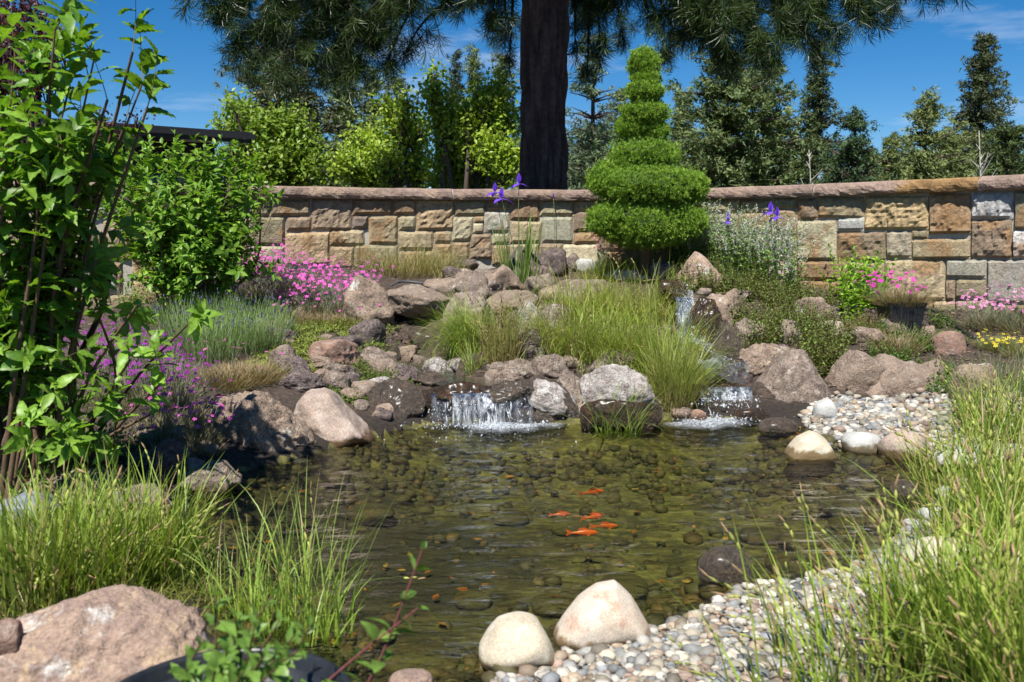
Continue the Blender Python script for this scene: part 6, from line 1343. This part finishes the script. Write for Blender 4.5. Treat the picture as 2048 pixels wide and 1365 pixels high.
DT = (np.array([(-.5, 0, 0), (0, .34, .10), (.6, 0, .0), (0, -.34, .1), (0, 0, .0)]), np.array([[0, 4, 1], [4, 2, 1], [0, 3, 4], [4, 3, 2]]))
def broadleaf(px, Y, blobs, label, colr, n, ls, name='maple_tree', stem=(.09, .07, .05)):
    """limbs that fork towards the crown's lobes, leaves in loose sprays round each lobe"""
    g = np.array([atY(px, 400, Y)[0], Y, .45]); t = thing(name, tuple(g), label, 'tree'); wd, pos, sz = [], [], []
    tot = sum(b[2] * b[3] for b in blobs)
    for (cx, cy, rx, ry) in blobs:
        c = atY(cx, cy, Y + R.uniform(-.6, .6)); C = spline([g, g * .45 + c * .55 + R.normal(0, .15, 3), c], 10); V, F = tube(C, np.linspace(.07, .012, 10), 5, False); wd.append((V, F, stem))
        m_ = int(n * rx * ry / tot / 14) + 3; s = R.normal(size=(m_, 3)) ; s = unit(s) * (R.random((m_, 1)) ** .45) * np.array([rx, (rx + ry) * .5, ry]) / FPX * Y; root = C[-1] - (C[-1] - C[-4]) * R.random((m_, 1)); end = c + s
        P = np.stack([root, (root + end) / 2 + R.normal(0, .05, (m_, 3)), end], 1); V, F = tubes(P, np.array([[.012, .008, .004]]) * np.ones((m_, 1)), 3); wd.append((V, F, stem))
        k = 14; tt = R.uniform(.35, 1.08, (m_, k, 1)); q = root[:, None] * (1 - tt) + end[:, None] * tt + R.normal(0, ls * 1.5, (m_, k, 3)); pos.append(q.reshape(-1, 3))
    pos = np.concatenate(pos); m_ = len(pos); cl = mixc(*colr, m_, j=.2); build('trunk', wd, M_twig, t, smooth=True)
    build('crown', [inst(DT, pos, frames(unit(R.normal(size=(m_, 3)) + [0, -.2, 0]), unit(R.normal(size=(m_, 3)) * .6 + [0, -.3, .8])), ls * R.uniform(.7, 1.3, m_), cl)], M_leaf, t, kind='stuff'); return t
LIME = ((.22, .34, .03), (.36, .46, .06))
broadleaf(560, 19, [(480, 220, 30, 30), (450, 250, 20, 22), (520, 250, 40, 34), (570, 265, 40, 36), (610, 290, 40, 32), (540, 310, 50, 36), (600, 340, 50, 30), (500, 300, 34, 40), (520, 350, 50, 24), (630, 330, 28, 24), (465, 205, 10, 16), (590, 235, 26, 26)], 'bright green rounded tree right of the dark roof', ((.14, .24, .03), (.25, .34, .05)), 9000, .095)
broadleaf(800, 16, [(775, 195, 22, 20), (815, 200, 16, 26), (800, 240, 40, 30), (760, 270, 34, 26), (830, 275, 34, 30), (770, 310, 50, 26), (830, 330, 46, 34), (760, 345, 40, 24), (850, 240, 16, 22), (700, 330, 44, 36), (720, 280, 24, 26), (740, 350, 40, 24)], 'lime green maple left of the fuller one', LIME, 6500, .075)
broadleaf(920, 15, [(868, 150, 14, 16), (870, 180, 22, 22), (885, 220, 30, 28), (940, 225, 34, 28), (990, 195, 26, 24), (1010, 240, 30, 30), (920, 270, 46, 32), (985, 290, 44, 34), (900, 320, 44, 34), (960, 345, 60, 28), (1020, 320, 26, 34), (880, 355, 34, 20), (1000, 160, 14, 14), (960, 180, 20, 16)], 'fullest lime green maple just left of the great trunk', LIME, 10000, .075)
broadleaf(30, 11, [(10, 20, 30, 34), (50, 10, 34, 24), (30, 70, 34, 34), (95, 60, 30, 20), (-30, 50, 40, 40), (10, 120, 30, 30), (110, 90, 18, 14), (75, 120, 30, 26), (-20, 150, 40, 40), (85, 30, 12, 14), (40, 170, 50, 30)], 'dark red-leaved tree behind the tall left shrub', ((.055, .018, .028), (.10, .035, .04)), 3600, .055, 'plum_tree', (.05, .03, .03))
broadleaf(235, 13, [(180, 235, 30, 16), (240, 262, 30, 10), (275, 235, 10, 5), (215, 250, 30, 14)], 'small red-leaved branches over the edge of the dark roof', ((.055, .018, .028), (.10, .035, .04)), 500, .05, 'plum_tree', (.05, .03, .03))
# pale leafless saplings
for px, top, Y, lab in ((1958, 262, 18, 'pale bare-branched sapling in front of the tall fir'), (1618, 300, 20, 'thin pale sapling below the tall narrow pine')):
    g = np.array([atY(px, 400, Y)[0], Y, .45]); t = thing('bare_sapling', tuple(g), lab, 'tree'); c = atY(px, top, Y); wd = []
    V, F = tube(spline([g, (g + c) / 2 + [.08, 0, 0], c], 10), np.linspace(.035, .006, 10), 5); build('trunk', [(V, F, (.42, .40, .35))], M_twig, t, smooth=True)
    n = 34; s = R.uniform(.25, .95, n); root = g + (c - g) * s[:, None] + np.array([.08, 0, 0]) * np.sin(np.pi * s)[:, None]; ax = arc(n, R.uniform(0, 6.28, n), (1.1 - s) * R.uniform(.5, 1.1, n), R.uniform(.5, 1.0, n), R.normal(-.2, .2, n), 4) + root[:, None]
    V, F = tubes(ax, np.linspace(.012, .004, 5)[None] * np.ones((n, 1)), 3); build('branches', [(V, F, (.40, .38, .33))], M_twig, t, smooth=True)

# ------------------------------------------------------------------ the house behind the shrubs
def box(a, b):
    a, b = np.array(a, float), np.array(b, float); V = np.array([[x, y, z] for x in (a[0], b[0]) for y in (a[1], b[1]) for z in (a[2], b[2])])
    return V, np.array([[0, 1, 3, 2], [4, 6, 7, 5], [0, 4, 5, 1], [2, 3, 7, 6], [0, 2, 6, 4], [1, 5, 7, 3]])
A3, B3 = atY(60, 240, 15.2), atY(500, 270, 17.55); zr = 3.28; ang = math.atan2(B3[1] - A3[1], B3[0] - A3[0]); Lh = math.hypot(B3[0] - A3[0], B3[1] - A3[1])
def hb(a, b, m_, nm, parent, c=(.5, .5, .5)):
    V, F = box(a, b); ca, sa = math.cos(ang), math.sin(ang); W_ = np.stack([B3[0] + V[:, 0] * ca - V[:, 1] * sa, B3[1] + V[:, 0] * sa + V[:, 1] * ca, V[:, 2]], -1); return build(nm, [(W_, F, c)], m_, parent)
M_trim = plain_mat('dark_metal_trim', (.022, .022, .028), .35, .5); M_wallp = plain_mat('dark_stained_siding', (.035, .028, .026), .8, .3, .3); M_glass = plain_mat('dark_window_glass', (.02, .025, .03), .05, .8)
hs_ = thing('house', (float(B3[0]), float(B3[1]), .45), 'low dark house with a flat roof edge behind the left shrubs', 'house')
hb((-Lh - 3, .5, .4), (-.5, 6, zr - .2), M_wallp, 'wall', hs_)
rf = hb((-Lh - 3.5, -.02, zr - .04), (.05, 6.5, zr), M_trim, 'roof', hs_); ORG[rf.name] = ORG[hs_.name]
hb((-Lh - 3.5, -.05, zr - .13), (.08, .02, zr - .045), M_trim, 'fascia', rf); hb((-Lh - 3.5, .0, zr - .20), (.03, .05, zr - .135), M_trim, 'gutter', rf)
for k in range(4):
    w_ = hb((-Lh * .25 * k - 2.0, .44, 1.3), (-Lh * .25 * k - .9, .52, 2.5), M_trim, 'window', hs_); ORG[w_.name] = ORG[hs_.name]; hb((-Lh * .25 * k - 1.93, .425, 1.37), (-Lh * .25 * k - .97, .435, 2.43), M_glass, 'pane', w_)

# ------------------------------------------------------------------ pots, hoses, goldfish
M_pot = plain_mat('black_plastic', (.016, .018, .022), .38, .5, .15)
def lathe(c, prof, n=64):
    th = np.linspace(0, 2 * math.pi, n, endpoint=False); P = np.array(prof); V = np.stack([c[0] + P[None, :, 0] * np.cos(th)[:, None], c[1] + P[None, :, 0] * np.sin(th)[:, None], c[2] + P[None, :, 1] + 0 * th[:, None]], -1)
    return V.reshape(-1, 3), grid_faces(n, len(P), True)
M_soil = attr_mat('potting_soil', .95, .5, 60, .9, 90, .01)
pc = atZ(512, 1480, .34); pc = np.array([pc[0], pc[1], 0.0]); pr = .235
# the rim's far edge stands where the photograph shows its arc
rimz = .42; far = atZ(515, 1292, rimz); pr = (760 - 268) / 2 / FPX * (far[1] - .2) * 1.10; pc = np.array([far[0], far[1] - pr, max(float(H(far[0], far[1])), 0) - .02])
t = thing('plant_pot', tuple(pc), 'large round black plastic pot at the bottom edge of the photo', 'pot'); hz = rimz - pc[2]
build('body', [lathe(pc, [(0, 0), (pr * .74, 0), (pr * .76, .01), (pr * .93, hz - .035), (pr * .90, hz - .035), (pr * .74, .02), (0, .02)])], M_pot, t, smooth=True)
build('rim', [lathe(pc, [(pr * .935, hz - .05), (pr * .99, hz - .045), (pr, hz - .01), (pr * .99, hz), (pr * .955, hz), (pr * .945, hz - .008), (pr * .905, hz - .036)])], M_pot, t, smooth=True)
so = lathe(pc, [(0.001, hz - .10), (pr * .3, hz - .095), (pr * .6, hz - .10), (pr * .88, hz - .11)], 48); so[0][:, 2] += fbm(so[0] * 30, 3, 3) * .015; build('soil', [(so[0], so[1], (.05, .032, .022))], M_soil, t, smooth=True)
sc0 = pc + [0, 0, hz - .11]
def potplant(name, label, foot, heads, lsz, colr, nodes=8, keep=60, stemc=((.10, .04, .03), (.12, .09, .04))):
    t = thing(name, tuple(foot), label, 'plant'); n = len(heads); P, al = [], []
    for (px, py, Y) in heads:
        e = atY(px, py, Y); a = foot + np.array([R.normal(0, .05), R.normal(0, .03), 0]); P.append(spline([a, a * .5 + e * .5 + R.normal(0, .012, 3), e], 9))
    P = np.array(P); V, F = tubes(P, np.linspace(.0042, .0018, 9)[None] * np.ones((n, 1)), 6); build('stems', [(V, F, np.repeat(mixc(*stemc, n), 54, 0))], M_twig, t, smooth=True)
    ts = np.linspace(.25, .99, nodes); k = ts * 8; i = np.clip(k.astype(int), 0, 7); f = (k - i)[None, :, None]; Q = P[:, i] * (1 - f) + P[:, i + 1] * f; D = unit(P[:, i + 1] - P[:, i]); A = unit(np.cross(D, [0, 1, .1])); B = np.cross(D, A); pos, dr, sz, up = [], [], [], []
    for w_ in range(2):
        a = np.arange(nodes)[None] * math.pi / 2 + w_ * math.pi + R.uniform(0, 1.5, (n, 1)) + R.normal(0, .2, (n, nodes)); out = np.cos(a)[..., None] * A + np.sin(a)[..., None] * B
        d = unit(out + D * (.35 + np.linspace(0, 1, nodes)[None, :, None] ** 4 * 1.4)); pos.append(Q.reshape(-1, 3)); dr.append(d.reshape(-1, 3)); up.append(D.reshape(-1, 3)); s = lsz * (1 - .55 * np.linspace(0, 1, nodes)[None] ** 3) * R.uniform(.75, 1.15, (n, nodes)); sz.append(s.ravel())
    pos, dr, sz, up = map(np.concatenate, (pos, dr, sz, up)); leaf_objs(t, MID, pos, dr, sz, up, mixc(*colr, len(pos)), keep); return t
PG = ((.09, .17, .03), (.16, .27, .05)); yb = pc[1]
potplant('potted_mint', 'leafy green mint stems growing in the black round pot', sc0 + [-.06, .05, 0], [(432, 1190, yb), (470, 1230, yb - .05), (400, 1290, yb - .1), (545, 1190, yb + .05), (560, 1240, yb), (510, 1250, yb - .1), (590, 1270, yb - .05), (455, 1300, yb - .15), (380, 1340, yb - .12), (530, 1310, yb - .15), (600, 1300, yb - .1), (490, 1340, yb - .2), (555, 1335, yb - .18), (430, 1335, yb - .2), (620, 1250, yb + .05)], .056, PG, 8, 240)
potplant('potted_mint', 'tall single mint stem leaning over the water right of the black pot', sc0 + [.19, .06, -.05], [(845, 1098, yb + .05), (838, 1215, yb)], .062, PG, 7, 40, ((.16, .05, .05), (.14, .05, .05)))
# square nursery pot under the bright pink dianthus
b = hit(1812, 668); w0, w1, hh = .13, .165, .29; y_ = b[1] + .15
t = thing('nursery_pot', (b[0], y_, b[2] - .02), 'black square nursery pot standing on the mulch before the wall', 'pot')
def frus(w0, w1, z0, z1): 
    return [np.array([b[0] + sx * w, y_ + sy * w, b[2] + z]) for w, z in ((w0, z0), (w1, z1)) for sx, sy in ((-1, -1), (1, -1), (1, 1), (-1, 1))]
def shell(w0, w1, z0, z1, th_=.006):
    O, I = frus(w0, w1, z0, z1), frus(w0 - th_, w1 - th_, z0, z1); V = np.array(O + I); F = [(0, 1, 5, 4), (1, 2, 6, 5), (2, 3, 7, 6), (3, 0, 4, 7), (9, 8, 12, 13), (10, 9, 13, 14), (11, 10, 14, 15), (8, 11, 15, 12), (4, 5, 13, 12), (5, 6, 14, 13), (6, 7, 15, 14), (7, 4, 12, 15), (0, 8, 9, 1), (1, 9, 10, 2), (2, 10, 11, 3), (3, 11, 8, 0)]
    return V, np.array(F)
V, F = shell(w0, w1, -.02, hh - .04); build('body', [(V, F)], M_pot, t); V, F = shell(w1 + .002, w1 + .010, hh - .045, hh); build('rim', [(V, F)], M_pot, t)
for sx in (-.06, 0, .06):
    V, F = box((b[0] + sx - .006, y_ - w1 - .004, b[2] + .01), (b[0] + sx + .006, y_ - w0 + .01, b[2] + hh - .05)); build('rib', [(V, F)], M_pot, t)
V, F = box((b[0] - w1 + .01, y_ - w1 + .01, b[2] + hh - .06), (b[0] + w1 - .01, y_ + w1 - .01, b[2] + hh - .03)); build('soil', [(V, F, (.05, .035, .025))], M_soil, t)
pinks('bright magenta dianthus spilling over the black square pot', None, 70, fol=((.30, .27, .16), (.20, .24, .13)), fc=((.70, .03, .42), (.78, .06, .52)), rr=.24, dryb=.75, n=1100, Lf=(.10, .26), Ls=(.16, .36), fs=.021, base=(b[0], y_, b[2] + hh - .04))
pinks('dry straw-coloured grass between the bright perennial and the pot', [(1770, 600), (1800, 590), (1750, 590)], 3, fol=((.3, .28, .12), (.36, .33, .16)), rr=.16, dryb=.5, n=500, Lf=(.14, .30), cat='dry grass').name = 'dry_grass'
def hose(name, label, pts, r, mat):
    P = spline(pts, 40); V, F = tube(P, r, 10); return build(name, [(V, F)], mat, smooth=True, label=label, cat='hose')
g = lambda x, y, o=.012: hit(x, y) + np.array([0, 0, o])
hose('garden_hose', 'black hose lying on the mulch right of the square pot', [g(1850, 622), g(1875, 628), g(1900, 645), g(1925, 665), g(1950, 680)], .018, M_pot)
hose('garden_hose', 'thin black drip line on the mulch below the other hose', [g(1850, 634), g(1880, 637), g(1905, 650)], .006, M_pot)
hose('garden_hose', 'grey drip line curving behind the slab over the dark hollow', [g(782, 574), g(800, 566), g(830, 567), g(855, 571)], .012, plain_mat('grey_tubing', (.07, .075, .085), .5, .4))
# mulch chips
n = 2600; P = np.concatenate([disc(n // 2, (3.0, 8.3), 2.2, 1.1)[0], disc(n // 2, (-2.0, 8.6), 3.2, 1.2)[0]]); P[:, 2] += .018; a = R.uniform(0, 6.28, n)
build('mulch_chips', [inst((np.array([(-1, -.3, 0), (1, -.25, .05), (.9, .3, .1), (-.9, .25, .05), (0, 0, .35)]), np.array([[0, 1, 4], [1, 2, 4], [2, 3, 4], [3, 0, 4]])), P, frames(np.stack([np.cos(a), np.sin(a), R.normal(0, .25, n)], -1)), R.uniform(.012, .032, n), mixc((.035, .025, .02), (.20, .14, .10), n))], M_twig, kind='stuff', label='loose bark chips scattered over the mulch', cat='mulch')
# goldfish
m, nt, p = nodes('goldfish_scales'); M_fish = m; p.inputs['Base Color'].default_value = (.60, .10, .012, 1); p.inputs['Roughness'].default_value = .3
labs = ['orange goldfish farthest from the camera swimming alone', 'orange goldfish leftmost of the group', 'orange goldfish in the middle just right of the leftmost one', 'orange goldfish pointing right, lying over the nearest one', 'brightest orange goldfish nearest to the camera']
for (px, py, ln, a, lb) in ((1187, 985, 46, .30, labs[0]), (1123, 1029, 36, .16, labs[1]), (1190, 1033, 46, .28, labs[2]), (1213, 1053, 46, .05, labs[3]), (1170, 1066, 52, -.03, labs[4])):
    c = atZ(px, py, -.11); L_ = ln / FPX * c[1] * 1.05; t = thing('goldfish', tuple(c), lb, 'fish', 'goldfish'); x = np.linspace(0, 1, 12); hgt = np.interp(x, [0, .08, .3, .55, .8, 1], [.01, .07, .13, .12, .06, .035]); wd = hgt * .62; th = np.linspace(0, 6.283, 10, endpoint=False); aa = a * 1.6
    bend = .05 * np.sin(x * 3.0 + px)
    B = np.stack([(.5 - x)[:, None] + 0 * th, wd[:, None] * np.cos(th) + bend[:, None], hgt[:, None] * np.sin(th)], -1)
    def wf(V): V = np.asarray(V).reshape(-1, 3) * L_; ca, sa = math.cos(aa), math.sin(aa); return np.stack([c[0] + V[:, 0] * ca - V[:, 1] * sa, c[1] + V[:, 0] * sa + V[:, 1] * ca, c[2] + V[:, 2]], -1)
    build('body', [(wf(B), grid_faces(12, 10)[:, ::1])] + [], M_fish, t, smooth=True)
    e = bend[-1]; T = np.array([(-.46, e, .03), (-.46, e, -.03), (-.74, e + .03, .15), (-.66, e + .02, .0), (-.74, e + .03, -.13), (-.46, e + .012, .03), (-.46, e + .012, -.03)]); build('tail_fin', [(wf(T), np.array([[0, 2, 3], [0, 3, 1], [1, 3, 4]]))], M_fish, t)
    D_ = np.array([(.2, 0, .12), (-.05, .0, .22), (-.25, .01, .16), (-.25, .01, .09), (.0, .0, .11)]); build('dorsal_fin', [(wf(D_), np.array([[0, 1, 2, 3, 4]]))], M_fish, t)
    for s in (-1, 1): build('side_fin', [(wf([(.22, s * .07, -.03), (.10, s * .2, -.06), (.05, s * .16, -.05), (.12, s * .07, -.05)]), np.array([[0, 1, 2, 3]]))], M_fish, t)
